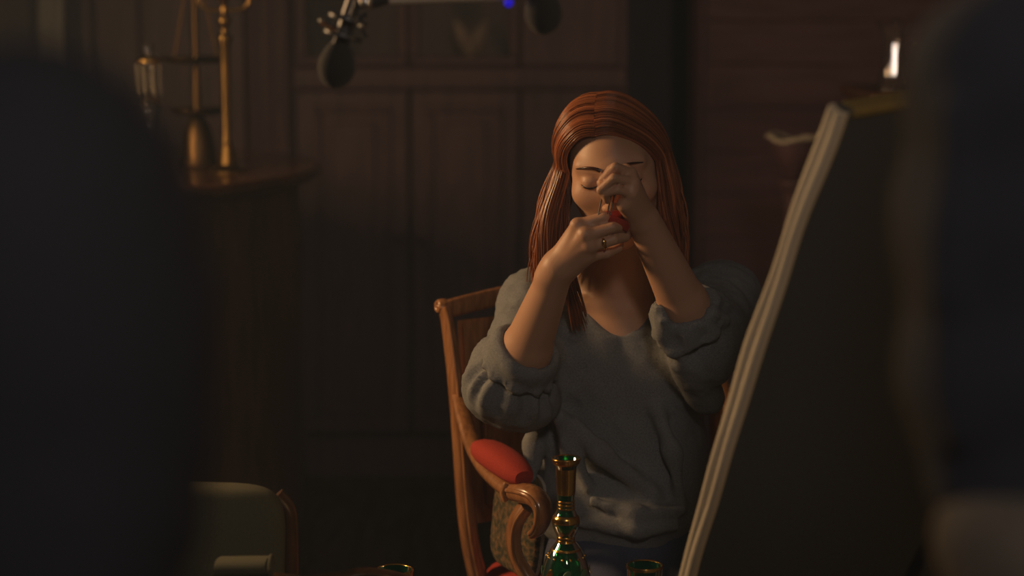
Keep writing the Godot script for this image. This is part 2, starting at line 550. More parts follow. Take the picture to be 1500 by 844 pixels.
func build_room() -> void:
	var zb := -6.0
	var f := structure("floor")
	slab("subfloor", Vector3(-3.1, -0.14, -7.2), Vector3(3.1, -0.02, 2.1), mats.floor, f)
	for k in 42:
		var x := -3.0 + k * 0.143
		var cut := -2.2 + 1.7 * sin(k * 2.4)
		slab("board", Vector3(x, -0.02, cut + 0.002), Vector3(x + 0.140, 0.0, 2.0), mats.floor, f, 0.002)
		slab("board", Vector3(x, -0.02, -7.0), Vector3(x + 0.140, 0.0, cut - 0.002), mats.floor, f, 0.002)
	var c := structure("ceiling")
	slab("ceiling_slab", Vector3(-3.1, 3.0, -7.2), Vector3(3.1, 3.12, 2.1), mats.plaster, c)
	var l := structure("wall_left")
	slab("wall_slab", Vector3(-3.12, 0, -7.2), Vector3(-3.0, 3.0, 2.1), mats.wall, l)
	var r := structure("wall_right")
	slab("wall_slab", Vector3(3.0, 0, -7.2), Vector3(3.12, 3.0, 2.1), mats.wall_red, r)
	var n := structure("wall_front")
	slab("wall_slab", Vector3(-3.0, 0, 2.0), Vector3(3.0, 3.0, 2.12), mats.wall, n)
	# back wall: panelling at the left, glazed cupboard in the middle, dark recess, red boards at the right
	var w := structure("wall_back")
	slab("wall_slab", Vector3(-3.0, 0, zb - 1.16), Vector3(3.0, 3.0, zb - 1.04), mats.wall, w)
	var X := func(px: float, d: float) -> float: return P(px, 422, d).x
	var xa: float = X.call(365.0, 5.95)
	# left panelling: boards with rounded joints
	slab("panel_backing", Vector3(-3.0, 0, zb - 0.38), Vector3(xa, 3.0, zb - 0.02), mats.wall, w)
	var x := -3.0
	var k := 0
	while x < xa - 0.01:
		var bw := minf(0.17 + 0.03 * sin(k * 1.7), xa - x)
		slab("panel", Vector3(x + 0.004, 0.12, zb - 0.02), Vector3(x + bw - 0.004, 2.9, zb + 0.006 + 0.005 * sin(k * 2.3)), mats.wall, w, 0.005)
		x += bw
		k += 1
	# fluted pilaster between the panelling and the cupboard
	var xb: float = X.call(432.0, 5.95)
	slab("pilaster", Vector3(xa, 0, zb - 0.38), Vector3(xb, 3.0, zb + 0.03), mats.wall, w, 0.01)
	for j in 3:
		var mb := MB.new()
		var fx := lerpf(xa, xb, (j + 0.5) / 3.0)
		mb.tube([Vector3(fx, 0.2, zb + 0.03), Vector3(fx, 2.9, zb + 0.03)], [Vector2(0.016, 0.012)], 10, Vector3.BACK)
		part("reed", mb, mats.wall, w)
	# dark recess and red boards
	var xe: float = X.call(1020.0, 5.95)
	var xd: float = X.call(918.0, 5.95)
	slab("recess_back", Vector3(xd, 0, zb - 1.04), Vector3(xe, 3.0, zb - 0.98), mats.wall, w)
	slab("recess_side", Vector3(xd - 0.06, 0, zb - 1.04), Vector3(xd, 3.0, zb - 0.38), mats.wall, w)
	slab("recess_side", Vector3(xe, 0, zb - 1.04), Vector3(xe + 0.06, 3.0, zb - 0.38), mats.wall, w)
	slab("corner_post", Vector3(xe, 0, zb - 0.38), Vector3(xe + 0.02, 3.0, zb + 0.012), mats.wall_red, w)
	slab("board_backing", Vector3(xe + 0.02, 0, zb - 0.38), Vector3(3.0, 3.0, zb - 0.02), mats.wall, w)
	for j in 22:
		var y0 := 0.10 + j * 0.132
		slab("plank", Vector3(xe + 0.02, y0, zb - 0.02), Vector3(3.0, y0 + 0.130, zb + 0.002 + 0.002 * sin(j * 3.1)), mats.wall_red, w, 0.002)
	var bb := structure("baseboard_back")
	slab("board", Vector3(xe + 0.02, 0, zb - 0.02), Vector3(3.0, 0.10, zb + 0.022), mats.wall_red, bb, 0.006)
	slab("board", Vector3(-3.0, 0, zb - 0.02), Vector3(xa, 0.12, zb + 0.022), mats.wall, bb, 0.006)
	build_cupboard(xb, xd, zb)
	# narrow pale hanging at the far left
	var cu := thing("drapery", "narrow pale grey strip of hanging drapery at the upper left", "drapery", P(75, 200, 5.85))
	var mb2 := MB.new()
	for j in 4:
		var px := 64.0 + j * 7.5
		var top := P(px, -330, 5.86 - 0.015 * (j % 2))
		var bot := P(px - 3 + j, 330, 5.86 - 0.015 * (j % 2))
		mb2.tube([top, (top + bot) / 2 + Vector3(0.004 * sin(j), 0, 0), bot], [Vector2(0.013, 0.012)], 8, Vector3.BACK)
	part("cloth", mb2, mats.curtain, cu)
	mb2 = MB.new()
	var rt := P(75, -330, 5.86)
	mb2.tube([rt + Vector3(-0.12, 0, 0), rt + Vector3(0.12, 0, 0)], [Vector2(0.010, 0.010)], 8)
	part("rod", mb2, mats.old_brass, cu)
	mb2 = MB.new()
	mb2.tube([rt, Vector3(rt.x, rt.y, zb + 0.01)], [Vector2(0.008, 0.008)], 8)
	part("bracket", mb2, mats.old_brass, cu)

func build_cupboard(x0: float, x1: float, zb: float) -> void:
	var o := thing("glazed_cupboard", "tall dark panelled cupboard with glazed upper doors against the back wall", "cupboard", Vector3((x0 + x1) / 2, 0, zb - 0.15))
	var zf := zb + 0.0
	var X := func(px: float) -> float: return P(px, 200, 6.0).x
	var Y := func(py: float) -> float: return P(700, py, 6.0).y
	var ya: float = Y.call(97.0)
	var yb: float = Y.call(126.0)
	slab("carcass_back", Vector3(x0, 0, zb - 0.38), Vector3(x1, 3.0, zb - 0.35), mats.wall, o)
	slab("side", Vector3(x0, 0, zb - 0.35), Vector3(x0 + 0.025, 3.0, zf - 0.001), mats.wall, o)
	slab("side", Vector3(x1 - 0.025, 0, zb - 0.35), Vector3(x1, 3.0, zf), mats.wall, o)
	slab("top", Vector3(x0 + 0.025, 2.96, zb - 0.35), Vector3(x1 - 0.025, 3.0, zf), mats.wall, o)
	slab("shelf", Vector3(x0 + 0.025, ya - 0.03, zb - 0.35), Vector3(x1 - 0.025, ya, zf - 0.03), mats.wall, o)
	slab("shelf", Vector3(x0 + 0.025, ya + 0.42, zb - 0.35), Vector3(x1 - 0.025, ya + 0.445, zf - 0.05), mats.wall, o)
	# ledge between the upper and the lower doors
	var mb := MB.new()
	mb.cbox(Vector3(x1 - x0, ya - yb, 0.06), 0.008, Transform3D(Basis.IDENTITY, Vector3((x0 + x1) / 2, (ya + yb) / 2, zf)))
	mb.tube([Vector3(x0, yb, zf + 0.02), Vector3(x1, yb, zf + 0.02)], [Vector2(0.009, 0.012)], 10)
	part("rail", mb, mats.wall, o)
	var xs := [X.call(436.0), X.call(600.0), X.call(763.0)]
	for k in 2:
		var a: float = xs[k] + 0.004
		var b: float = xs[k + 1] - 0.004
		# glazed door: four bars and a pane
		var d := Node3D.new()
		d.name = "glass_door"
		o.add_child(d, true)
		mb = MB.new()
		var w := 0.028
		for e in [[a, b, ya + 0.002, ya + 0.002 + w], [a, b, 2.40 - w, 2.40], [a, a + w, ya + w, 2.40 - w], [b - w, b, ya + w, 2.40 - w]]:
			mb.cbox(Vector3(e[1] - e[0], e[3] - e[2], 0.028), 0.006, Transform3D(Basis.IDENTITY, Vector3((e[0] + e[1]) / 2, (e[2] + e[3]) / 2, zf)))
		part("door_frame", mb, mats.wall, d)
		slab("pane", Vector3(a + w - 0.004, ya + w - 0.002, zf - 0.004), Vector3(b - w + 0.004, 2.40 - w + 0.004, zf), mats.pane, d, 0.0005)
		# panelled lower door
		var ld := Node3D.new()
		ld.name = "lower_door"
		o.add_child(ld, true)
		slab("door_leaf", Vector3(a, 0.14, zf - 0.02), Vector3(b, yb - 0.012, zf), mats.wall, ld, 0.005)
		framed_panel("field", a + 0.05, b - 0.05, 0.20, yb - 0.06, zf, mats.wall, ld)
		mb = MB.new()
		mb.lathe([Vector2(0, 0.03), Vector2(0.011, 0.027), Vector2(0.013, 0.019), Vector2(0.006, 0.010), Vector2(0.006, 0.0)], 12, Transform3D(Basis(Vector3.RIGHT, PI / 2), Vector3(b - 0.028 if k == 0 else a + 0.028, 0.75, zf)))
		part("knob", mb, mats.wall, ld)
	slab("top_frieze", Vector3(x0 + 0.025, 2.405, zf - 0.03), Vector3(x1 - 0.025, 2.96, zf), mats.wall, o, 0.005)
	slab("stile", Vector3(xs[2], 0.0, zf - 0.03), Vector3(x1 - 0.025, ya - 0.04, zf + 0.004), mats.wall, o, 0.005)
	slab("stile", Vector3(xs[2], ya, zf - 0.03), Vector3(x1 - 0.025, 2.405, zf + 0.004), mats.wall, o, 0.005)
	slab("plinth", Vector3(x0 + 0.025, 0.0, zf - 0.02), Vector3(xs[2], 0.13, zf + 0.01), mats.wall, o, 0.005)
	# pale V-shaped form behind the right-hand pane: two raised arms
	var fg := thing("pale_v_form", "small pale V-shaped form behind the cupboard glass", "pale_v_form", Vector3(P(690, 97, 6.12).x, ya, -6.12))
	mb = MB.new()
	var b0 := fg.position
	mb.lathe([Vector2(0.0, 0.0), Vector2(0.024, 0.0), Vector2(0.022, 0.010), Vector2(0.010, 0.016), Vector2(0.012, 0.03), Vector2(0.017, 0.05), Vector2(0.012, 0.07), Vector2(0.0, 0.078)], 14, Transform3D(Basis.IDENTITY, b0))
	part("v_base", mb, mats.pale_brown, fg)
	for s: float in [-1.0, 1.0]:
		mb = MB.new()
		var path := []
		var rad := []
		for q in 9:
			var t := q / 8.0
			path.append(b0 + Vector3(s * (0.004 + 0.045 * pow(t, 1.2)), 0.025 + 0.115 * t, 0.01 * sin(t * 3)))
			rad.append(Vector2(0.004, 0.005 + 0.016 * sin(PI * minf(t * 0.9 + 0.08, 1.0))))
		mb.tube(path, rad, 10, Vector3.RIGHT)
		part("v_arm", mb, mats.pale_brown, fg)

# ---------------------------------------------------------------- the sitter's armchair
func smooth(pts: Array, per := 5) -> Array:
	var out := []
	for k in pts.size() - 1:
		var a: Variant = pts[maxi(k - 1, 0)]
		var b: Variant = pts[k]
		var c: Variant = pts[k + 1]
		var d: Variant = pts[mini(k + 2, pts.size() - 1)]
		for q in per:
			var t := float(q) / per
			out.append(0.5 * ((2.0 * b) + (c - a) * t + (2.0 * a - 5.0 * b + 4.0 * c - d) * t * t + (3.0 * b - a - 3.0 * c + d) * t * t * t))
	out.append(pts[-1])
	return out

func build_armchair() -> void:
	var th := deg_to_rad(25.0)
	var fw := Vector3(sin(th), 0, cos(th))
	var rt := Vector3(cos(th), 0, -sin(th))
	var wide := 0.50
	var o := thing("armchair", "carved wooden armchair with red padded arms under the seated woman", "chair", Vector3(0.19, 0, -3.17))
	# rear posts with a scroll at the top
	var post := []
	var pr := []
	for e in [[650, 449, 3.265, 7], [655, 470, 3.262, 8], [662, 520, 3.25, 9], [669, 580, 3.235, 10.5], [675, 650, 3.225, 11.5], [680, 720, 3.225, 12], [688, 790, 3.24, 13], [700, 850, 3.27, 13], [716, 930, 3.30, 12]]:
		post.append(P(e[0], e[1], e[2]))
		pr.append(Vector2(e[3] * 0.00112, 0.017))
	var foot: Vector3 = post[-1]
	post.append(Vector3(foot.x - fw.x * 0.06, 0.0, foot.z - fw.z * 0.06))
	pr.append(Vector2(0.012, 0.014))
	var sp := smooth(post)
	var sr := smooth(pr)
	var top: Vector3 = post[0]
	for k in 2:
		var sh := rt * (wide * k)
		var mb := MB.new()
		var path := []
		for p in sp: path.append(p + sh)
		mb.tube(path, sr, 12, fw, Color.WHITE, 3.2)
		var pm := part("rear_post", mb, mats.chair_wood, o)
		mb = MB.new()
		var bead := []
		for j in path.size() - 6: bead.append(path[j] + fw * 0.018 - rt * 0.004)
		mb.tube(bead, [Vector2(0.0035, 0.004)], 8, fw)
		part("bead", mb, mats.chair_wood, pm)
		mb = MB.new()
		var sc := []
		var scr := []
		for j in 26:
			var an := j / 25.0 * T * 1.35
			var rr := 0.0125 * (1.0 - 0.75 * j / 25.0)
			sc.append(top + sh - fw * 0.006 + Vector3(0, -0.002, 0) + (fw * cos(an) + Vector3.UP * sin(an)) * rr)
			scr.append(Vector2(0.011, 0.0042))
		mb.tube(sc, scr, 8, fw)
		part("scroll", mb, mats.chair_wood, pm)
	# crest rail and inner back
	var mb2 := MB.new()
	var rail := []
	for j in 13:
		var t := j / 12.0
		rail.append(top + rt * (wide * t) + Vector3(0, -0.006 + 0.022 * sin(PI * t), 0) - fw * (0.028 * sin(PI * t)))
	mb2.tube(rail, [Vector2(0.010, 0.016)], 12, Vector3.UP, Color.WHITE, 3.0)
	part("crest_rail", mb2, mats.chair_wood, o)
	mb2 = MB.new()
	var ins := []
	for j in 11:
		var t := j / 10.0
		ins.append([top + rt * (wide * (0.07 + 0.86 * t)) - fw * (0.024 * sin(PI * t)), t])
	for j in 10:
		for q in 8:
			var pa := []
			for cc in [[0, 0], [1, 0], [1, 1], [0, 1]]:
				var b: Vector3 = ins[j + cc[0]][0]
				var tt: float = (q + cc[1]) / 8.0
				pa.append(b + Vector3(0, -0.03 - 0.34 * tt, 0) + fw * (0.045 * tt))
			mb2.face(pa)
			var pb := []
			for p in pa: pb.append(p - fw * 0.025)
			pb.reverse()
			mb2.face(pb)
	part("back_panel", mb2, mats.chair_wood, o)
	mb2 = MB.new()
	var fr := []
	for c4 in [[0.13, 0.07], [0.87, 0.07], [0.87, 0.34], [0.13, 0.34], [0.13, 0.07]]:
		fr.append(top + rt * (wide * c4[0]) + Vector3(0, -c4[1], 0) + fw * (0.045 * c4[1] / 0.37 + 0.004) - fw * 0.018 * sin(PI * c4[0]))
	for j in 4:
		mb2.tube([fr[j], fr[j + 1]], [Vector2(0.006, 0.006)], 8, fw)
	part("panel_moulding", mb2, mats.chair_wood, o)
	# arms
	for k in 2:
		var sh := rt * (wide * k)
		var arm := []
		var ar := []
		for e in [[672, 575, 3.235, 0.012], [680, 612, 3.19, 0.012], [693, 652, 3.14, 0.013], [712, 684, 3.08, 0.014], [735, 707, 3.03, 0.015], [757, 722, 2.99, 0.016]]:
			arm.append(P(e[0], e[1], e[2]) + sh)
			ar.append(Vector2(e[3] * 1.15, e[3] * 0.8))
		var mb := MB.new()
		mb.tube(smooth(arm), smooth(ar), 12, Vector3.UP, Color.WHITE, 2.6)
		var ap := part("arm", mb, mats.chair_wood, o)
		mb = MB.new()
		var hd := []
		var hr := []
		for e in [[752, 720, 2.995, 0.016, 0.014], [768, 722, 2.97, 0.018, 0.016], [784, 728, 2.95, 0.018, 0.015], [794, 742, 2.938, 0.017, 0.012], [795, 760, 2.935, 0.015, 0.010], [789, 776, 2.945, 0.013, 0.009], [782, 784, 2.955, 0.012, 0.006]]:
			hd.append(P(e[0], e[1], e[2]) + sh)
			hr.append(Vector2(e[3], e[4]))
		mb.tube(smooth(hd), smooth(hr), 14, Vector3.UP, Color.WHITE, 2.6)
		var hp := part("arm_end", mb, mats.chair_wood, o)
		mb = MB.new()
		var rg := []
		for j in hd.size(): rg.append(hd[j] - rt * (hr[j].x * 0.85) + Vector3(0, 0.004, 0) + fw * (hr[j].y * (0.2 + 0.6 * j / hd.size())))
		mb.tube(smooth(rg), [Vector2(0.0042, 0.0042)], 8)
		mb.tube([hd[0] + Vector3(0, 0.014, 0) - rt * 0.012, hd[0] - rt * 0.019, hd[0] - Vector3(0, 0.014, 0) - rt * 0.014], [Vector2(0.005, 0.005)], 8)
		part("carving", mb, mats.chair_wood, hp)
		# red pad
		mb = MB.new()
		var pd := []
		var pdr := []
		var c0 := P(702, 664, 3.115) + sh
		var c1 := P(768, 710, 2.975) + sh
		for j in 15:
			var t := j / 14.0
			pd.append(c0.lerp(c1, t) + Vector3(0, 0.010 + 0.004 * sin(PI * t), 0))
			var g := pow(maxf(sin(PI * clampf(0.03 + 0.94 * t, 0, 1)), 0.0), 0.24)
			pdr.append(Vector2(0.028 * g, 0.021 * g))
		mb.tube(pd, pdr, 18, Vector3.UP, Color.WHITE, 2.6)
		part("arm_pad", mb, mats.red_cloth, ap)
		# concave arm support
		mb = MB.new()
		var su := []
		var sur := []
		for e in [[771, 742, 2.975, 0.011], [757, 762, 2.98, 0.011], [752, 788, 2.985, 0.011], [756, 815, 2.985, 0.011], [770, 841, 2.98, 0.012], [791, 872, 2.97, 0.014], [800, 900, 2.97, 0.016]]:
			su.append(P(e[0], e[1], e[2]) + sh)
			sur.append(Vector2(e[3], 0.015))
		su.append(su[-1] + Vector3(0, -0.10, 0))
		sur.append(Vector2(0.018, 0.018))
		su.append(Vector3(su[-1].x, 0.0, su[-1].z))
		sur.append(Vector2(0.012, 0.012))
		mb.tube(smooth(su), smooth(sur), 12, fw, Color.WHITE, 3.0)
		var sup := part("arm_support", mb, mats.chair_wood, o)
		mb = MB.new()
		var e2 := []
		for j in 6: e2.append(su[j] + fw * 0.013 - rt * 0.009)
		mb.tube(smooth(e2), [Vector2(0.003, 0.003)], 8, fw)
		part("bead", mb, mats.chair_wood, sup)
	# seat: frame and red cushion
	var fl := P(800, 900, 2.97)
	var mid := Vector3(fl.x, 0, fl.z) + rt * (wide / 2) - fw * 0.17
	var sb := Basis(rt, Vector3.UP, fw)
	mb2 = MB.new()
	mb2.cbox(Vector3(wide - 0.02, 0.07, 0.42), 0.01, Transform3D(sb, mid + Vector3(0, 0.415, 0)))
	part("seat_frame", mb2, mats.chair_wood, o)
	mb2 = MB.new()
	mb2.pillow(Vector3(wide / 2 - 0.035, 0.055, 0.20), 0.5, 0.3, Transform3D(sb, mid + Vector3(0, 0.475, 0)))
	part("seat_cushion", mb2, mats.red_cloth, o)
	# tapestry cushion standing between the arm and the sitter
	var tc := thing("cushion", "tapestry cushion with tan piping beside the sitter, under the red arm pad", "cushion", P(742, 790, 3.13))
	mb2 = MB.new()
	var cb := Basis(fw, deg_to_rad(-6)) * sb
	var cx := Transform3D(cb, P(748, 764, 3.10) + rt * 0.018)
	mb2.pillow(Vector3(0.020, 0.085, 0.085), 0.42, 0.5, cx)
	part("cover", mb2, mats.tapestry, tc)
	mb2 = MB.new()
	var pp := []
	for j in 41:
		var an := T * j / 40.0
		var cs := cos(an); var sn := sin(an)
		pp.append(cx * Vector3(0, 0.083 * signf(sn) * pow(absf(sn), 0.42), 0.083 * signf(cs) * pow(absf(cs), 0.42)))
	mb2.tube(pp, [Vector2(0.004, 0.004)], 8, rt, Color.WHITE, 2.0, false)
	part("piping", mb2, mats.curtain, tc)

# ---------------------------------------------------------------- the sitter
func build_woman() -> void:
	var o := thing("person", "seated woman with long red hair and grey tunic, hands raised to her face", "person", Vector3(0.19, 0, -3.05))
	var SK := Color(0.56, 0.325, 0.21)
	var RED := Color(0.46, 0.20, 0.13)
	var body := MB.new()
	# head frame: x to the right of the picture, y up, z towards the camera; origin at eye height inside the skull
	var hb := Basis(Vector3.BACK, deg_to_rad(6.5)) * Basis(Vector3.UP, deg_to_rad(-9.0)) * Basis(Vector3.RIGHT, deg_to_rad(13.0))
	var eye := P(894, 265, 2.935)
	var hx := Transform3D(hb, eye - hb * Vector3(0, 0, 0.085))
	var inv := hx.affine_inverse()
	var f := Field.new(Vector3(-0.13, -0.30, -0.14), Vector3(0.13, 0.135, 0.135), 0.0032)
	f.ell(Vector3(0, 0.020, -0.012), Vector3(0.071, 0.074, 0.093), 0.01)
	f.ell(Vector3(0, -0.028, 0.028), Vector3(0.060, 0.072, 0.056), 0.03)
	for s: float in [-1.0, 1.0]:
		f.cap(Vector3(s * 0.050, -0.050, 0.005), Vector3(s * 0.012, -0.098, 0.066), 0.018, 0.014, 0.025)
		f.ell(Vector3(s * 0.043, -0.028, 0.053), Vector3(0.020, 0.017, 0.019), 0.02)
		f.cap(Vector3(s * 0.008, 0.017, 0.078), Vector3(s * 0.044, 0.020, 0.062), 0.009, 0.008, 0.014)
	f.ell(Vector3(0, -0.100, 0.070), Vector3(0.017, 0.014, 0.015), 0.015)
	for s: float in [-1.0, 1.0]:
		f.ell(Vector3(s * 0.031, -0.001, 0.092), Vector3(0.018, 0.012, 0.013), 0.012, true)
	for s: float in [-1.0, 1.0]:
		f.ell(Vector3(s * 0.031, -0.003, 0.0690), Vector3(0.0155, 0.0125, 0.0135), 0.003)
	f.cap(Vector3(0, 0.010, 0.084), Vector3(0, -0.030, 0.103), 0.0065, 0.009, 0.010)
	f.ell(Vector3(0, -0.036, 0.102), Vector3(0.010, 0.009, 0.010), 0.006)
	for s: float in [-1.0, 1.0]:
		f.ell(Vector3(s * 0.011, -0.040, 0.093), Vector3(0.007, 0.006, 0.008), 0.005)
		f.cap(Vector3(s * 0.020, -0.0655, 0.079), Vector3(0, -0.0625, 0.0885), 0.0035, 0.0052, 0.005)
		f.cap(Vector3(s * 0.019, -0.0680, 0.079), Vector3(0, -0.0735, 0.0875), 0.0035, 0.0058, 0.004)
		f.ell(Vector3(s * 0.070, -0.016, -0.008), Vector3(0.006, 0.028, 0.016), 0.006)
	# neck, throat and the upper chest that the neckline bares
	var sr := P(785, 446, 3.12)
	var sl := P(1058, 436, 3.12)
	var nk := P(908, 425, 3.10)
	f.cap(Vector3(0, -0.055, -0.025), inv * (nk + Vector3(0, 0.0, 0.0)), 0.050, 0.054, 0.025)
	f.cap(inv * nk, inv * P(912, 500, 3.10), 0.06, 0.08, 0.04)
	f.cap(inv * P(912, 455, 3.11), inv * sr, 0.045, 0.045, 0.03)
	f.cap(inv * P(912, 455, 3.11), inv * sl, 0.045, 0.045, 0.03)
	for s: float in [-1.0, 1.0]:
		f.cap(inv * P(912 + s * 12, 452, 3.045), inv * P(912 + s * 75, 440, 3.06), 0.006, 0.006, 0.015)
	var LIP := Color(0.42, 0.10, 0.075)
	var HAIRC := Color(0.22, 0.065, 0.024)
	var paint_head := func(p: Vector3) -> Color:
		if p.z > 0.06 and absf(p.x) < 0.023 and p.y < -0.058 + 0.02 * absf(p.x) and p.y > -0.0800 and p.z > 0.0775: return LIP
		if p.y > 0.070 - 5.0 * p.x * p.x - 0.2 * maxf(0.0, 0.060 - p.z) and p.z < 0.075: return HAIRC
		if absf(p.x) > 0.060 and p.z < 0.035 and p.y > -0.02: return HAIRC
		if p.z < -0.02 and p.y > -0.08: return HAIRC
		return SK
	f.net(body, paint_head, hx)
	# --- her right arm and hand (left in the picture)
	var er := P(748, 572, 2.955)
	var wr := P(817, 392, 2.825)
	f = Field.new(P(730, 600, 2.99).min(P(940, 300, 2.76)) - Vector3(0.06, 0.03, 0.03), P(930, 295, 2.76) + Vector3(0.03, 0.02, 0.03), 0.0028)
	f.cap(er, er.lerp(wr, 0.35), 0.037, 0.0385, 0.01)
	f.cap(er.lerp(wr, 0.30), wr, 0.0385, 0.0235, 0.01)
	f.cap(er.lerp(wr, 0.93) + Vector3(-0.010, 0, 0), wr + Vector3(0.010, 0.002, 0), 0.017, 0.018, 0.012)
	var hd := -0.035
	var J := func(a: float, b: float, d: float) -> Vector3: return P(a, b, d + hd)
	var fr := [
		[[846, 331, 2.835], [884, 319, 2.832], [904, 318, 2.848], [916, 323, 2.860]],
		[[858, 345, 2.825], [897, 333, 2.826], [915, 331, 2.846], [920, 335, 2.860]],
		[[864, 361, 2.828], [899, 351, 2.832], [915, 347, 2.852], [919, 345, 2.866]],
		[[862, 376, 2.840], [890, 371, 2.848], [905, 364, 2.862], [909, 358, 2.874]]]
	for k in 4:
		var pts := []
		for e in fr[k]: pts.append(J.call(e[0], e[1], e[2]))
		var r0: float = [0.0088, 0.0088, 0.0084, 0.0074][k]
		f.cap(wr.lerp(er, 0.02) + Vector3(0.004 * (k - 1.5), 0.002 * (1.5 - k), -0.004), pts[0], 0.0155, 0.0105, 0.012)
		f.chain(pts, [r0 + 0.0010, r0 - 0.0003, r0 - 0.0009, r0 - 0.0020], 0.0022)
		f.ell(pts[0] + Vector3(0, 0.002, 0.003), Vector3.ONE * (r0 + 0.0008), 0.006)
		f.cap(wr.lerp(pts[0], 0.35) + Vector3(0, 0.004, 0.009), pts[0] + Vector3(-0.003, 0.003, 0.005), 0.0032, 0.0042, 0.006)
	f.cap(wr, J.call(852, 372, 2.850), 0.018, 0.012, 0.014)
	f.chain([J.call(824, 384, 2.862), J.call(852, 362, 2.888), J.call(884, 338, 2.886), J.call(908, 324, 2.878)], [0.014, 0.0115, 0.0095, 0.0082], 0.006)
	var paint_arm := func(p: Vector3) -> Color: return SK
	f.net(body, paint_arm)
	# --- her left arm and hand (right in the picture): a closed hand seen from the little-finger side
	var el := P(1030, 505, 2.955)
	var wl := P(943, 323, 2.825)
	f = Field.new(P(865, 530, 3.0).min(P(865, 530, 2.75)) - Vector3(0.01, 0.02, 0.02), P(1060, 230, 2.73) + Vector3(0.03, 0.02, 0.02), 0.0028)
	f.cap(el, el.lerp(wl, 0.35), 0.036, 0.037, 0.01)
	f.cap(el.lerp(wl, 0.30), wl, 0.037, 0.0245, 0.01)
	hd = -0.03
	var fl := [
		[[917, 250, 2.842], [896, 248, 2.826], [881, 268, 2.834], [886, 283, 2.848]],
		[[923, 254, 2.824], [901, 245, 2.806], [884, 263, 2.810], [884, 277, 2.828]],
		[[927, 267, 2.812], [899, 261, 2.793], [880, 278, 2.800], [886, 288, 2.818]],
		[[925, 283, 2.808], [904, 278, 2.796], [887, 283, 2.800], [889, 294, 2.814]]]
	for k in 4:
		var pts := []
		for e in fl[k]: pts.append(J.call(e[0], e[1], e[2]))
		var r0: float = [0.0072, 0.0071, 0.0069, 0.0064][k]
		f.cap(wl + Vector3(-0.004, 0.004, -0.006 + 0.004 * k), pts[0], 0.018, 0.0105, 0.010)
		f.chain(pts, [r0 + 0.0012, r0, r0 - 0.0004, r0 - 0.0010], 0.0012)
	f.cap(wl + Vector3(-0.008, 0.002, 0.006), J.call(914, 300, 2.815), 0.014, 0.011, 0.012)
	f.chain([J.call(930, 300, 2.850), J.call(912, 288, 2.862), J.call(899, 285, 2.858), J.call(890, 289, 2.850)], [0.014, 0.0110, 0.0092, 0.0080], 0.006)
	f.net(body, paint_arm)
	# --- trunk, upper arms and legs under the clothes
	var hip := Vector3(0.19, 0.60, -3.10)
	var kr := Vector3(0.16, 0.475, -2.70)
	var kl := Vector3(0.38, 0.475, -2.74)
	f = Field.new(Vector3(-0.12, 0.0, -3.30), Vector3(0.50, 1.12, -2.50), 0.0125)
	f.cap(P(914, 520, 3.11), P(914, 640, 3.11), 0.095, 0.095, 0.05)
	f.cap(P(914, 640, 3.11), hip, 0.095, 0.11, 0.05)
	f.cap(sr, er, 0.042, 0.036, 0.02)
	f.cap(sl, el, 0.042, 0.036, 0.02)
	for e in [[-0.07, kr], [0.08, kl]]:
		f.cap(hip + Vector3(e[0], -0.01, 0), e[1], 0.070, 0.050, 0.03)
		f.cap(e[1], e[1] + Vector3(0.0, -0.39, -0.03), 0.048, 0.034, 0.02)
	f.net(body, paint_arm)
	part("body", body, mats.skin, o, true)
	# --- hair: several hundred locks from a parting, over the skull and down to the shoulders
	var hair := MB.new()
	var rr := RandomNumberGenerator.new()
	rr.seed = 21
	for s: float in [-1.0, 1.0]:
		for k in 760:
			var z0 := lerpf(0.066, -0.088, pow(rr.randf(), 1.25))
			var lay := rr.randf()
			var off := 0.003 + 0.009 * lay
			var col := Color(0.26, 0.075, 0.028).lerp(Color(0.50, 0.175, 0.070), rr.randf()) * (0.45 + 0.55 * rr.randf() + 0.22 * sin(z0 * 260.0 + 1.0))
			var path := []
			var rad := []
			var front := clampf((z0 + 0.02) / 0.085, 0.0, 1.0)
			var zside := lerpf(z0, -0.01, lerpf(0.5, 0.30, front)) - 0.004
			var part_x := -0.016
			var a1 := 1.62 + 0.22 * rr.randf()
			var th := rr.randf_range(0.0010, 0.0021)
			var puff := 0.010 if s < 0 else 0.002
			for q in 11:
				var t := q / 10.0
				var a := a1 * t
				var z := lerpf(z0, zside, t * t)
				var w := sqrt(maxf(1.0 - pow((z + 0.012) / (0.093 + off), 2.0), 0.12))
				var lift := 0.003 * sin(PI * minf(t * 2.2, 1.0))
				var x := s * sin(a) * ((0.071 + off) * w + puff * t + lift * 0.5) + part_x * cos(a)
				var y := 0.020 + cos(a) * ((0.074 + off) * w + lift)
				path.append(hx * Vector3(x, y, z))
				rad.append(Vector2(th * (0.6 + 0.4 * t), th))
			var last: Vector3 = path[-1]
			var long := 0.150 + 0.040 * rr.randf() + 0.03 * front * rr.randf()
			var flare := (0.022 + 0.010 * lay + 0.008 * rr.randf()) * (1.0 if s < 0 else 0.75)
			var clump := floorf((z0 + 0.1) / 0.012)
			var ph := clump * 2.1 + rr.randf() * 0.8
			for q in range(1, 15):
				var t := q / 14.0
				var wave := 0.0045 * sin(ph + t * 6.0) * minf(t * 2.0, 1.0)
				path.append(last + Vector3(s * flare * sin(t * 1.6) + wave, -long * t, 0.003 * sin(ph * 2.0 + t * 5.0) * t + 0.012 * front * t - 0.006 * t))
				rad.append(Vector2(th, th) * (1.0 - 0.72 * pow(t, 3.0)))
			hair.tube(path, rad, 5, Vector3.BACK, col)
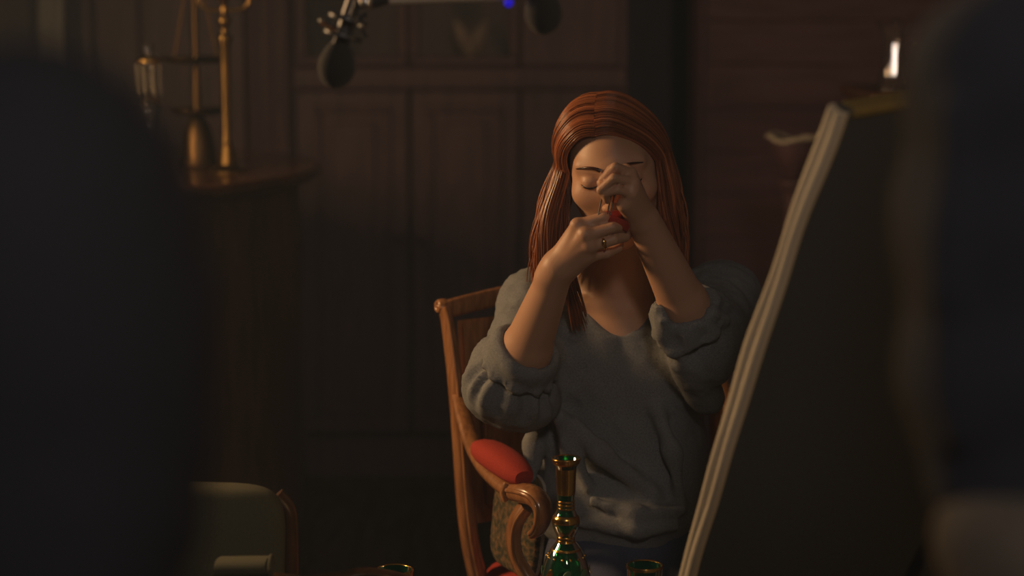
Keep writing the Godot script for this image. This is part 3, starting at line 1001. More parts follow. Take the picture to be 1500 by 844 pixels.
		# locks that fall in front of the shoulders, shade painted into their darker colour
		for k in 90:
			var col := Color(0.13, 0.040, 0.016).lerp(Color(0.24, 0.080, 0.032), rr.randf())
			var st := hx * Vector3(s * (0.066 + 0.008 * rr.randf()), -0.02 + 0.03 * rr.randf(), -0.01 + 0.035 * rr.randf())
			var en := P(850 + rr.randf_range(-14, 10), 455 + rr.randf() * 32, 3.005) if s < 0 else P(966 + rr.randf_range(-8, 14), 430 + rr.randf() * 30, 3.01)
			var th := rr.randf_range(0.0011, 0.0020)
			var path := []
			var rad := []
			for q in 13:
				var t := q / 12.0
				path.append(st.lerp(en, t) + Vector3(s * 0.016 * sin(PI * t) + 0.003 * sin(t * 7.0 + k * 0.1), 0, 0.012 * sin(PI * t)))
				rad.append(Vector2(th, th) * (1.0 - 0.7 * pow(t, 3.0)))
			hair.tube(path, rad, 5, Vector3.BACK, col)
	part("hair", hair, mats.hair, o, true)
	# brows and lash lines
	for s: float in [-1.0, 1.0]:
		var mb := MB.new()
		var bp := []
		var br := []
		for q in 9:
			var t := q / 8.0
			bp.append(hx * Vector3(s * (0.012 + 0.038 * t), 0.0185 + 0.007 * sin(PI * pow(t, 0.8) * 0.85) - 0.003 * t, 0.0905 - 0.0215 * t * t))
			br.append(Vector2(0.0020, 0.0030 - 0.0020 * t))
		mb.tube(bp, br, 8, Vector3.UP, Color(0.055, 0.022, 0.012))
		part("eyebrow", mb, mats.hair, o, true, "dark brown eyebrow")
		mb = MB.new()
		bp = []
		br = []
		for q in 11:
			var t := q / 10.0
			var a := PI * (0.08 + 0.84 * t)
			bp.append(hx * Vector3(s * 0.031 - cos(a) * 0.0152, -0.0040 - 0.0062 * sin(a), 0.0690 + 0.0140 * sqrt(maxf(0.05, 1.0 - pow(cos(a), 2.0) * 0.98)) * 0.93))
			br.append(Vector2(0.0012, 0.0012) * (0.5 + sin(a) * 0.7))
		mb.tube(bp, br, 6, Vector3.BACK, Color(0.02, 0.010, 0.007))
		part("eyelashes", mb, mats.hair, o, true, "dark lashes of a lowered eyelid")
	# ring on the ring finger of the hand at the left
	hd = -0.035
	var rp: Vector3 = J.call(884, 355.5, 2.8305)
	var ra: Vector3 = (J.call(899, 351, 2.832) - J.call(864, 361, 2.828)).normalized()
	var rm := MB.new()
	var rb := Basis(ra.cross(Vector3.BACK).normalized(), ra, ra.cross(ra.cross(Vector3.BACK)).normalized())
	rm.lathe([Vector2(0.0086, -0.0022), Vector2(0.0101, -0.0018), Vector2(0.0104, 0.0), Vector2(0.0101, 0.0018), Vector2(0.0086, 0.0022)], 20, Transform3D(rb, rp))
	rm.pillow(Vector3(0.0036, 0.0045, 0.0022), 0.8, 0.8, Transform3D(Basis.IDENTITY, rp + Vector3(0.0, 0.001, 0.0105)), Color.WHITE, 12, 8)
	part("ring", rm, mats.brass, o, false, "gold finger ring")
	# --- tunic
	var tn := MB.new()
	f = Field.new(Vector3(-0.14, 0.55, -3.32), Vector3(0.50, 1.115, -2.80), 0.0057)
	f.cap(P(905, 470, 3.12), sr, 0.052, 0.054, 0.03)
	f.cap(P(915, 470, 3.12), sl, 0.052, 0.054, 0.03)
	f.ell(P(914, 530, 3.11), Vector3(0.132, 0.115, 0.098), 0.05)
	for s: float in [-1.0, 1.0]:
		f.ell(P(914 + s * 62, 548, 3.055), Vector3(0.055, 0.055, 0.052), 0.05)
	f.ell(P(912, 650, 3.105), Vector3(0.136, 0.13, 0.108), 0.05)
	f.ell(P(910, 745, 3.09), Vector3(0.152, 0.085, 0.128), 0.05)
	# her right sleeve: upper arm, loose bag of cloth at the elbow, rolled cuff
	f.cap(sr, er.lerp(sr, 0.25), 0.054, 0.062, 0.03)
	f.ell(P(742, 566, 2.970), Vector3(0.068, 0.062, 0.076), 0.03)
	f.ell(P(772, 592, 2.985), Vector3(0.048, 0.038, 0.060), 0.03)
	var ax := (wr - er).normalized()
	var cr := P(764, 526, 2.925)
	var axc := (ax + Vector3(0.10, 0.0, 0.10)).normalized()
	f.band(cr + axc * 0.004, axc, 0.0475, 0.012, 0.0090, 0.008)
	f.torus(cr - axc * 0.012, axc, 0.0560, 0.0055, 0.005)
	f.torus(cr + axc * 0.024, (axc + Vector3(0.06, 0, 0)).normalized(), 0.0455, 0.0075, 0.004)
	# her left sleeve and its crumpled cuff
	f.cap(sl, el.lerp(sl, 0.3), 0.054, 0.060, 0.03)
	f.ell(P(1030, 512, 2.972), Vector3(0.056, 0.057, 0.068), 0.03)
	var axl := (wl - el).normalized()
	var cl := P(1006, 462, 2.925)
	var axd := (axl + Vector3(0.05, 0, 0)).normalized()
	f.band(cl - axd * 0.002, axd, 0.0460, 0.014, 0.0090, 0.008)
	f.torus(cl - axd * 0.018, (axd + Vector3(-0.1, 0, 0)).normalized(), 0.0530, 0.0060, 0.005)
	f.ell(P(1034, 482, 2.965), Vector3(0.052, 0.056, 0.050), 0.02)
	f.torus(cl + axd * 0.016, (axd + Vector3(0.16, 0.06, 0)).normalized(), 0.0430, 0.0065, 0.003)
	f.cap(P(966, 450, 2.885), P(980, 512, 2.90), 0.012, 0.014, 0.008)
	f.cap(P(972, 470, 2.875), P(1000, 522, 2.92), 0.009, 0.012, 0.005)
	f.cap(P(1000, 530, 2.93), P(1035, 580, 3.0), 0.022, 0.03, 0.02)
	# long folds across the front and down the side
	for e in [[[842, 622, 2.992], [880, 664, 2.972], [955, 722, 2.985], 0.016], [[820, 612, 3.01], [836, 655, 2.99], [862, 712, 2.985], 0.013], [[786, 605, 3.05], [783, 650, 3.05], [778, 700, 3.04], 0.016], [[960, 600, 3.0], [985, 660, 2.99], [1000, 740, 2.99], 0.012], [[870, 735, 2.965], [930, 752, 2.955], [1000, 748, 2.975], 0.010], [[850, 765, 2.965], [930, 778, 2.95], [990, 772, 2.97], 0.010], [[790, 440, 3.07], [775, 470, 3.04], [760, 500, 3.02], 0.012], [[800, 470, 3.06], [780, 490, 3.03], [752, 505, 3.01], 0.009]]:
		f.cap(P(e[0][0], e[0][1], e[0][2]), P(e[1][0], e[1][1], e[1][2]), e[3] * 0.8, e[3], 0.018)
		f.cap(P(e[1][0], e[1][1], e[1][2]), P(e[2][0], e[2][1], e[2][2]), e[3], e[3] * 0.6, 0.018)
	# neckline and the openings of the sleeves
	f.ell(P(908, 428, 3.03), Vector3(0.058, 0.066, 0.085), 0.004, true)
	f.ell(P(908, 408, 3.12), Vector3(0.066, 0.050, 0.075), 0.004, true)
	f.cap(cr + ax * 0.004, cr + ax * 0.07, 0.0365, 0.040, 0.004, true)
	f.cap(cl + axl * 0.006, cl + axl * 0.05, 0.0355, 0.036, 0.004, true)
	f.net(tn)
	var nz := FastNoiseLite.new()
	nz.seed = 5
	nz.frequency = 16.0
	nz.fractal_octaves = 3
	var gx := ax.cross(Vector3.UP).normalized()
	var gy := ax.cross(gx)
	var hx2 := axl.cross(Vector3.UP).normalized()
	var hy2 := axl.cross(hx2)
	ruffle(tn, 0, func(p: Vector3) -> float:
		var v := 0.0
		var rel := p - cr
		if rel.length() < 0.13:
			var al := rel.dot(ax)
			if al < -0.010 and al > -0.12:
				var an := atan2(rel.dot(gy), rel.dot(gx))
				v += 0.0056 * sin(an * 11.0 + 1.5 * sin(an * 3.0) + al * 22.0) * exp(-pow((al + 0.040) / 0.034, 2.0))
		rel = p - cl
		if rel.length() < 0.12:
			var al := rel.dot(axl)
			var an := atan2(rel.dot(hy2), rel.dot(hx2))
			v += 0.0042 * sin(an * 9.0 + 2.0 * sin(an * 2.0 + al * 60.0)) * exp(-pow((al + 0.015) / 0.035, 2.0))
		return v)
	ruffle(tn, 0, func(p: Vector3) -> float: return 0.0030 * nz.get_noise_3d(p.x, p.y * 0.6, p.z) + 0.0030 * nz.get_noise_3d(p.x * 2.1 + p.y * 1.5, p.y * 0.7, p.z * 2.1))
	part("tunic", tn, mats.linen, o, false, "grey linen tunic with rolled sleeves")
	# --- jeans and shoes
	var jn := MB.new()
	f = Field.new(Vector3(-0.05, 0.03, -3.30), Vector3(0.52, 0.76, -2.56), 0.0105)
	f.ell(hip + Vector3(0, 0.02, 0), Vector3(0.150, 0.095, 0.125), 0.03)
	for e in [[-0.07, kr], [0.08, kl]]:
		f.cap(hip + Vector3(e[0], 0.0, 0), e[1], 0.082, 0.060, 0.03)
		f.cap(e[1], e[1] + Vector3(0.0, -0.38, -0.03), 0.058, 0.048, 0.02)
	f.net(jn)
	ruffle(jn, 0, func(p: Vector3) -> float: return 0.004 * nz.get_noise_3d(p.x * 0.8, p.y, p.z * 0.8))
	part("jeans", jn, mats.jeans, o, false, "dark blue jeans")
	for e in [kr, kl]:
		var sh := MB.new()
		var b := Vector3(e.x, 0.0, e.z - 0.03)
		sh.tube(smooth([b + Vector3(0, 0.05, -0.06), b + Vector3(0, 0.05, 0.02), b + Vector3(0, 0.04, 0.10), b + Vector3(0, 0.028, 0.17), b + Vector3(0, 0.024, 0.20)]), smooth([Vector2(0.03, 0.048), Vector2(0.038, 0.050), Vector2(0.042, 0.038), Vector2(0.036, 0.026), Vector2(0.014, 0.014)]), 14, Vector3.UP, Color.WHITE, 2.6)
		part("shoe", sh, mats.black, o)
	# what she holds: a scrap of red cloth and three thin dark pins
	var rc := thing("cloth_scrap", "small scrap of red cloth wrapped over her fingertips", "cloth", P(902, 321, 2.835))
	var mb3 := MB.new()
	hd = -0.035
	var wrap := [J.call(889, 318.5, 2.836), J.call(904, 317.5, 2.848), J.call(912, 321, 2.856), J.call(919, 325, 2.864)]
	mb3.tube(smooth(wrap), [Vector2(0.0096, 0.0092), Vector2(0.0094, 0.0092), Vector2(0.0097, 0.0095), Vector2(0.0092, 0.0090)], 14)
	var flap := [J.call(892, 322, 2.824), J.call(903, 326, 2.826), J.call(914, 330, 2.832), J.call(921, 334, 2.842)]
	mb3.tube(smooth(flap), [Vector2(0.0012, 0.0075)], 8, Vector3.UP)
	part("cloth", mb3, mats.red_cloth, rc)
	for e in [[883, 284, 876, 316, "thin dark pin held apart, nearest her lowered eye"], [895, 286, 889, 318, "thin dark pin, left one of the close pair between her hands"], [900, 286, 894, 318, "thin dark pin, right one of the close pair between her hands"]]:
		var a := P(e[0], e[1], 2.806)
		var b := P(e[2], e[3], 2.792)
		var pn := thing("pin", e[4], "pin", b, "pins between her hands")
		var mb := MB.new()
		mb.tube([a, a.lerp(b, 0.5), a.lerp(b, 0.93), b], [Vector2(0.00125, 0.00125), Vector2(0.00125, 0.00125), Vector2(0.001, 0.001), Vector2(0.0003, 0.0003)], 8)
		part("shaft", mb, mats.gun, pn)
		mb = MB.new()
		mb.pillow(Vector3.ONE * 0.0022, 1.0, 1.0, Transform3D(Basis.IDENTITY, a), Color.WHITE, 10, 8)
		part("head", mb, mats.gun, pn)

# ---------------------------------------------------------------- small table, decanter and glasses
func build_small_table() -> void:
	var top := 0.60
	var c := Vector3(0.01, 0, -2.72)
	var o := thing("side_table", "low oval wooden table carrying the green decanter and glasses", "table", c)
	var ov := Transform3D(Basis.from_scale(Vector3(1, 1, 0.62)), c)
	var mb := MB.new()
	mb.lathe([Vector2(0, top - 0.026), Vector2(0.25, top - 0.026), Vector2(0.265, top - 0.020), Vector2(0.27, top - 0.010), Vector2(0.265, top - 0.001), Vector2(0.26, top), Vector2(0.26, top), Vector2(0, top)], 48, ov)
	part("tabletop", mb, mats.table, o)
	mb = MB.new()
	mb.lathe([Vector2(0.10, top - 0.026), Vector2(0.05, top - 0.06), Vector2(0.03, top - 0.12), Vector2(0.045, 0.34), Vector2(0.05, 0.28), Vector2(0.03, 0.20), Vector2(0.05, 0.12), Vector2(0.02, 0.09)], 24, Transform3D(Basis.IDENTITY, c))
	part("column", mb, mats.table, o)
	for k in 3:
		var an := T * k / 3.0 + 0.5
		var d := Vector3(cos(an), 0, sin(an) * 0.62)
		mb = MB.new()
		mb.tube(smooth([c + Vector3(0, 0.14, 0) + d * 0.03, c + Vector3(0, 0.13, 0) + d * 0.14, c + Vector3(0, 0.05, 0) + d * 0.18, c + Vector3(0, 0.014, 0) + d * 0.24]), [Vector2(0.016, 0.016)], 10)
		part("leg", mb, mats.table, o)
	# decanter
	var D := 2.75
	var base := Vector3(P(829, 800, D).x, top, -D)
	var q := thing("decanter", "green glass decanter with gold bands on its long neck", "decanter", base)
	var xf := Transform3D(Basis.IDENTITY, Vector3(base.x, 0, base.z))
	var px := D / 2780.0
	var Y := func(py: float) -> float: return P(829, py, D).y
	var rows := [[672, 20.5], [678, 19], [684, 15.5], [692, 14], [724, 13], [734, 12.2], [746, 13], [752, 16], [758, 19.5], [765, 20.5], [773, 19], [781, 15.5], [787, 12.4], [793, 13.5], [798, 18], [807, 24], [820, 30.5], [835, 35], [850, 37], [866, 36], [880, 31], [889, 25]]
	var prof := []
	for e in rows: prof.append(Vector2(e[1] * px, Y.call(float(e[0]))))
	prof.append(Vector2(27 * px, top + 0.004))
	prof.append(Vector2(27 * px, top))
	prof.append(Vector2(0.0, top))
	var inner := []
	for e in rows: inner.push_front(Vector2(maxf(e[1] * px - 0.0026, 0.004), Y.call(float(e[0])) + 0.0004))
	inner.push_front(Vector2(0.0, top + 0.012))
	mb = MB.new()
	mb.lathe(inner + prof, 40, xf)
	part("glass_body", mb, mats.green_glass, q)
	var band := func(y0: float, y1: float, lift: float) -> void:
		var pr := []
		for j in 9:
			var yy := lerpf(y0, y1, j / 8.0)
			var k := 0
			while k < rows.size() - 2 and rows[k + 1][0] < yy: k += 1
			var r := lerpf(rows[k][1], rows[k + 1][1], clampf((yy - rows[k][0]) / float(rows[k + 1][0] - rows[k][0]), 0, 1))
			var e := lift if j > 0 and j < 8 else 0.0
			pr.append(Vector2(r * px + e, Y.call(yy)))
		var m2 := MB.new()
		m2.lathe(pr, 40, xf)
		part("gold_band", m2, mats.gold, q)
	band.call(672.0, 680.0, 0.0006)
	band.call(686.0, 724.0, 0.0005)
	for y in [734.0, 739.0, 744.0]: band.call(y - 1.6, y + 1.6, 0.0007)
	band.call(754.0, 765.0, 0.0006)
	for y in [787.0, 792.0]: band.call(y - 1.8, y + 1.8, 0.0007)
	band.call(802.0, 805.0, 0.0006)
	mb = MB.new()
	mb.lathe([Vector2(19.0 * px, Y.call(672.0) - 0.001), Vector2(21.4 * px, Y.call(672.0) - 0.0006), Vector2(21.6 * px, Y.call(672.0) + 0.0008), Vector2(20.2 * px, Y.call(672.0) + 0.0016), Vector2(18.6 * px, Y.call(672.0) + 0.0008)], 40, xf)
	part("gold_rim", mb, mats.gold, q)
	# enamelled leaves and gold dots on the belly
	for k in 16:
		var an := T * k / 16.0 + 0.2 * (k % 2)
		var yy := 836.0 + 22.0 * (k % 2)
		var r: float = (35.0 if k % 2 == 0 else 36.8) * px
		var dir := Vector3(cos(an), 0, sin(an))
		mb = MB.new()
		mb.pillow(Vector3(0.0055, 0.010, 0.0010), 1.0, 1.2, Transform3D(Basis(Vector3.UP.cross(dir), Vector3.UP, dir).rotated(dir, 0.5 if k % 2 else -0.5), Vector3(base.x, Y.call(yy), base.z) + dir * r), Color.WHITE, 12, 8)
		part("enamel_leaf", mb, mats.enamel if k % 3 else mats.gold, q)
	for k in 14:
		var an := T * k / 14.0
		var dir := Vector3(cos(an), 0, sin(an))
		mb = MB.new()
		mb.pillow(Vector3.ONE * 0.0021, 1.0, 1.0, Transform3D(Basis.IDENTITY, Vector3(base.x, Y.call(814.0), base.z) + dir * 27.6 * px), Color.WHITE, 8, 6)
		part("gold_dot", mb, mats.gold, q)
	# two small tumblers
	for e in [[944.5, 828.0, 26.5, "green gold-rimmed tumbler to the right of the decanter"], [578.0, 834.0, 27.0, "green gold-rimmed tumbler left of the armchair, near the wooden chair arm"]]:
		var b := Vector3(P(e[0], e[1], D).x, top, -D)
		var g := thing("tumbler", e[3], "glass", b, "green tumblers on the low table")
		var gx := Transform3D(Basis.IDENTITY, b)
		var hgt: float = P(e[0], e[1], D).y - top
		var r: float = e[2] * px
		mb = MB.new()
		mb.lathe([Vector2(0, 0.010), Vector2(r * 0.72, 0.012), Vector2(r * 0.90, hgt * 0.6), Vector2(r - 0.002, hgt), Vector2(r, hgt), Vector2(r * 0.93, hgt * 0.6), Vector2(r * 0.80, 0.004), Vector2(r * 0.76, 0.0), Vector2(0, 0)], 36, gx)
		part("glass_body", mb, mats.green_glass, g)
		mb = MB.new()
		mb.lathe([Vector2(r - 0.0024, hgt - 0.0006), Vector2(r - 0.001, hgt + 0.0012), Vector2(r + 0.0007, hgt), Vector2(r + 0.0005, hgt - 0.004)], 36, gx)
		part("gold_rim", mb, mats.gold, g)
		mb = MB.new()
		mb.lathe([Vector2(r * 0.955 + 0.0002, hgt * 0.72), Vector2(r * 0.955 + 0.0010, hgt * 0.70), Vector2(r * 0.945 + 0.0002, hgt * 0.66)], 36, gx)
		part("gold_band", mb, mats.gold, g)

# ---------------------------------------------------------------- sage upholstered chair, lower left
func build_sage_chair() -> void:
	var o := thing("upholstered_chair", "sage green upholstered chair with dark wood frame at the lower left", "chair", Vector3(-0.56, 0, -2.72))
	var D := 2.62
	# back cushion with rounded corners, facing the camera
	var mb := MB.new()
	var bb := Basis(Vector3.UP, 0.10) * Basis(Vector3.BACK, deg_to_rad(-2.5)) * Basis(Vector3.RIGHT, PI / 2)
	mb.pillow(Vector3(0.145, 0.042, 0.125), 0.55, 0.34, Transform3D(bb, P(262, 838, D)), Color.WHITE, 48, 20)
	part("backrest", mb, mats.sage, o)
	# wood frame following the edge
	mb = MB.new()
	var fr := []
	for e in [[405, 726], [420, 744], [425, 772], [426, 860], [427, 960]]: fr.append(P(e[0], e[1], D + 0.045))
	fr.append(Vector3(fr[-1].x, 0.0, fr[-1].z - 0.05))
	mb.tube(smooth(fr), [Vector2(0.011, 0.018)], 10, Vector3.BACK, Color.WHITE, 2.6)
	part("rear_post", mb, mats.chair_dark, o)
	mb = MB.new()
	var sh := P(130, 720, D + 0.045)
	mb.tube([sh, Vector3(sh.x, 0.45, sh.z), Vector3(sh.x, 0.0, sh.z - 0.05)], [Vector2(0.011, 0.018)], 10, Vector3.BACK, Color.WHITE, 2.6)
	part("rear_post", mb, mats.chair_dark, o)
	# padded arm with a piped end, and the wooden arm that carries it
	mb = MB.new()
	var a0 := P(322, 830, 2.52)
	var a1 := P(396, 829, 2.50)
	var pd := []
	var pr := []
	for k in 9:
		var t := k / 8.0
		pd.append(a0.lerp(a1, t))
		pr.append(Vector2(0.018, 0.0125))
	mb.tube(pd, pr, 16, Vector3.UP, Color.WHITE, 2.4)
	var pad := part("arm_pad", mb, mats.sage, o)
	mb = MB.new()
	var ring := []
	for k in 21:
		var an := T * k / 20.0
		ring.append(a1 + Vector3(0.001, sin(an) * 0.0130, cos(an) * 0.0185))
	mb.tube(ring, [Vector2(0.0024, 0.0024)], 8, Vector3.RIGHT, Color.WHITE, 2.0, false)
	part("piping", mb, mats.sage, pad)
	mb = MB.new()
	mb.tube(smooth([P(330, 850, 2.52), P(400, 846, 2.53), P(450, 850, 2.57), P(500, 843, 2.60), P(535, 838, 2.61), P(570, 842, 2.62), P(600, 850, 2.64)]), [Vector2(0.014, 0.006)], 10, Vector3.UP)
	var wa := part("arm", mb, mats.chair_dark, o)
	mb = MB.new()
	var ft := P(445, 856, 2.575)
	mb.tube(smooth([ft, ft + Vector3(-0.03, -0.10, 0.0), ft + Vector3(-0.02, -0.2, 0), Vector3(ft.x - 0.03, 0.42, ft.z), Vector3(ft.x - 0.03, 0.0, ft.z + 0.01)]), [Vector2(0.012, 0.012)], 10)
	part("arm_support", mb, mats.chair_dark, o)
	mb = MB.new()
	mb.pillow(Vector3(0.23, 0.06, 0.21), 0.5, 0.3, Transform3D(Basis(Vector3.UP, 0.16), Vector3(-0.56, 0.43, -2.46)))
	part("seat", mb, mats.sage, o)
	for sx in [-1.0, 1.0]:
		mb = MB.new()
		mb.tube([Vector3(-0.56 + sx * 0.19, 0.40, -2.30), Vector3(-0.56 + sx * 0.19, 0.0, -2.29)], [Vector2(0.018, 0.018), Vector2(0.012, 0.012)], 10)
		part("leg", mb, mats.chair_dark, o)

# ---------------------------------------------------------------- round console with brass ware, left
func build_console() -> void:
	var Dc := 4.62
	var top := P(470, 243, Dc).y
	var R := 0.72
	var cx := P(470, 243, Dc).x - R
	var c := Vector3(cx, 0, -Dc)
	var o := thing("console", "tall round-fronted polished wooden console behind the dark head at the left", "console", c)
	var xf := Transform3D(Basis.IDENTITY, c)
	var mb := MB.new()
	mb.lathe([Vector2(0, top - 0.032), Vector2(R - 0.02, top - 0.032), Vector2(R - 0.006, top - 0.024), Vector2(R, top - 0.012), Vector2(R - 0.004, top - 0.002), Vector2(R - 0.012, top), Vector2(R - 0.012, top), Vector2(0, top)], 72, xf)
	part("top", mb, mats.table, o)
	mb = MB.new()
	mb.lathe([Vector2(0, 0.08), Vector2(R - 0.06, 0.08), Vector2(R - 0.06, 0.08), Vector2(R - 0.055, 0.10), Vector2(R - 0.055, top - 0.19), Vector2(R - 0.05, top - 0.185), Vector2(R - 0.05, top - 0.17), Vector2(R - 0.055, top - 0.165), Vector2(R - 0.055, top - 0.05), Vector2(R - 0.04, top - 0.032)], 72, xf)
	part("body", mb, mats.cabinet, o)
	mb = MB.new()
	mb.lathe([Vector2(R - 0.04, 0.0), Vector2(R - 0.03, 0.0), Vector2(R - 0.03, 0.07), Vector2(R - 0.05, 0.085)], 72, xf)
	part("plinth", mb, mats.cabinet, o)
	# bail handle and knob of a drawer in the round front
	var dirh := (P(300, 340, 4.0) - Vector3(cx, P(300, 340, 4.0).y, -Dc))
	dirh.y = 0
	dirh = dirh.normalized()
	var hp := Vector3(cx, 0, -Dc) + dirh * (R - 0.053)
	hp.y = top - 0.075
	var tg := Vector3.UP.cross(dirh)
	var dr := Node3D.new()
	dr.name = "drawer"
	o.add_child(dr, true)
	mb = MB.new()
	for a in 9:
		var t0 := -0.30 + a * 0.6 / 9.0
		var t1 := t0 + 0.6 / 9.0
		var d0 := dirh.rotated(Vector3.UP, t0)
		var d1 := dirh.rotated(Vector3.UP, t1)
		var b0 := c + d0 * (R - 0.048)
		var b1 := c + d1 * (R - 0.048)
		mb.face([b0 + Vector3(0, top - 0.155, 0), b1 + Vector3(0, top - 0.155, 0), b1 + Vector3(0, top - 0.06, 0), b0 + Vector3(0, top - 0.06, 0)])
	part("drawer_front", mb, mats.cabinet, dr)
	mb = MB.new()
	var bail := []
	for k in 13:
		var t := k / 12.0
		bail.append(hp + tg * (0.040 * cos(PI * t)) + dirh * (0.006 + 0.014 * sin(PI * t)) - Vector3(0, 0.022 * sin(PI * t), 0))
	mb.tube(bail, [Vector2(0.0032, 0.0032)], 8)
	for s: float in [-1.0, 1.0]: mb.pillow(Vector3(0.009, 0.009, 0.006), 1, 1, Transform3D(Basis(tg, Vector3.UP, dirh), hp + tg * 0.04 * s + dirh * 0.004), Color.WHITE, 12, 8)
	part("handle", mb, mats.brass, dr)
	mb = MB.new()
	mb.pillow(Vector3(0.012, 0.030, 0.008), 0.9, 1, Transform3D(Basis(tg, Vector3.UP, dirh), hp - Vector3(0, 0.105, 0) - tg * 0.022 + dirh * 0.008), Color.WHITE, 14, 10)
	part("escutcheon", mb, mats.old_brass, o)
	# --- candlestick
	var D := 4.45
	var bp := P(333, 244, D)
	bp.y = top
	var k1 := D / 2800.0
	var Y := func(py: float) -> float: return P(333, py, D).y
	var cs := thing("candlestick", "tall brass candlestick with flared foot on the round console", "candlestick", bp)
	mb = MB.new()
	var yb: float = Y.call(243.0)
	var sh := top - yb
	var pr := []
	for e in [[206, 8], [200, 7], [196, 9], [192, 6], [150, 6.5], [90, 7], [58, 7.5], [48, 11], [42, 9], [38, 5], [30, 6], [24, 9.5], [18, 9.5], [12, 5], [0, 4.5], [-8, 6], [-16, 13], [-19, 16], [-22, 16], [-22, 0]]:
		pr.append(Vector2(e[1] * k1, Y.call(float(e[0])) + sh))
	mb.lathe(pr, 28, Transform3D(Basis.IDENTITY, Vector3(bp.x, 0, bp.z)))
	part("stem", mb, mats.mid_brass, cs)
	mb = MB.new()
	pr = []
	for e in [[243, 0], [243, 27], [240, 27], [236, 19], [231, 14.0], [204, 8.6], [203, 0]]:
		pr.append(Vector2(e[1] * k1, Y.call(float(e[0])) + sh))
	for a in pr.size() - 1:
		for q in 12:
			var quad := []
			for e in [[0, 0], [0, 1], [1, 1], [1, 0]]:
				var an: float = PI / 2 - 0.165 + T * (q + e[1]) / 12.0
				var pt: Vector2 = pr[a + e[0]]
				quad.append(Vector3(bp.x + cos(an) * pt.x, pt.y, bp.z + sin(an) * pt.x))
			mb.face(quad)
	part("foot", mb, mats.mid_brass, cs)
	for s: float in [-1.0, 1.0]:
		mb = MB.new()
		var p0 := Vector3(bp.x, Y.call(2.0) + sh, bp.z)
		mb.tube(smooth([p0, p0 + Vector3(s * 0.022, -0.006, 0), p0 + Vector3(s * 0.050, 0.004, 0), p0 + Vector3(s * 0.062, 0.030, 0)]), [Vector2(0.004, 0.004)], 8, Vector3.BACK)
		var am := part("branch", mb, mats.mid_brass, cs)
		mb = MB.new()
		mb.lathe([Vector2(0, 0.026), Vector2(0.012, 0.028), Vector2(0.022, 0.034), Vector2(0.022, 0.037), Vector2(0.010, 0.040), Vector2(0.010, 0.060), Vector2(0, 0.060)], 18, Transform3D(Basis.IDENTITY, p0 + Vector3(s * 0.062, 0, 0)))
		part("cup", mb, mats.mid_brass, am)
		mb = MB.new()
		mb.lathe([Vector2(0.008, 0.060), Vector2(0.008, 0.16), Vector2(0.004, 0.165), Vector2(0, 0.166)], 14, Transform3D(Basis.IDENTITY, p0 + Vector3(s * 0.062, 0, 0)))
		part("candle", mb, mats.curtain, am)
	# --- tiered brass stand
	var D2 := 4.62
	var tp := P(290, 222, D2)
	tp.y = top
	var ts := thing("tiered_stand", "dull brass two-tier stand with bell-shaped foot beside the candlestick", "stand", tp)
	var k2 := D2 / 2800.0
	var Y2 := func(py: float) -> float: return P(290, py, D2).y + (top - P(290, 222, D2).y)
	mb = MB.new()
	pr = []
	for e in [[222, 0], [222, 32], [218, 32], [210, 26], [190, 24], [170, 20], [156, 13], [148, 8], [140, 5], [120, 7], [104, 5], [70, 4], [30, 4], [-40, 4], [-60, 8], [-70, 0]]:
		pr.append(Vector2(e[1] * k2, Y2.call(float(e[0]))))
	mb.lathe(pr, 28, Transform3D(Basis.IDENTITY, Vector3(tp.x, 0, tp.z)))
	part("column", mb, mats.old_brass, ts)
	for e in [[144.0, 40.0], [68.0, 50.0]]:
		mb = MB.new()
		var yy: float = Y2.call(e[0])
		mb.lathe([Vector2(0.006, yy), Vector2(e[1] * k2 * 0.8, yy - 0.004), Vector2(e[1] * k2, yy + 0.006), Vector2(e[1] * k2, yy + 0.010), Vector2(e[1] * k2 * 0.95, yy + 0.007), Vector2(e[1] * k2 * 0.8, yy), Vector2(0.006, yy + 0.004)], 32, Transform3D(Basis.IDENTITY, Vector3(tp.x, 0, tp.z)))
		part("plate", mb, mats.old_brass, ts)
	for s: float in [-1.0, 1.0]:
		mb = MB.new()
		mb.tube([Vector3(tp.x + s * 0.012, Y2.call(-60.0), tp.z), Vector3(tp.x + s * 0.05, Y2.call(62.0), tp.z)], [Vector2(0.003, 0.003)], 8, Vector3.BACK)
		part("stay", mb, mats.old_brass, ts)
	# --- lustre with hanging drops
	var D3 := 4.35
	var lp := P(222, 262, D3)
	lp.y = top
	var ls := thing("lustre", "glass lustre with hanging crystal drops at the left of the console", "lustre", lp)
	var k3 := D3 / 2800.0
	var Y3 := func(py: float) -> float: return P(222, py, D3).y + (top - P(222, 262, D3).y)
	mb = MB.new()
	pr = []
	for e in [[262, 0], [262, 26], [258, 26], [250, 14], [236, 7], [215, 6], [195, 8], [180, 12], [166, 17], [154, 17], [146, 9], [140, 4], [115, 4], [100, 5], [96, 16], [93, 19], [90, 16], [86, 7], [80, 6], [74, 9], [69, 8], [66, 0]]:
		pr.append(Vector2(e[1] * k3, Y3.call(float(e[0]))))
	mb.lathe(pr, 20, Transform3D(Basis.IDENTITY, Vector3(lp.x, 0, lp.z)))
	part("stem", mb, mats.clear_glass, ls)
	mb = MB.new()
	pr = []
	for e in [[99, 6], [96.5, 17], [93, 20], [90, 17], [86, 8]]: pr.append(Vector2(e[1] * k3 + 0.0008, Y3.call(float(e[0]))))
	mb.lathe(pr, 20, Transform3D(Basis.IDENTITY, Vector3(lp.x, 0, lp.z)))
	part("collar", mb, mats.brass, ls)
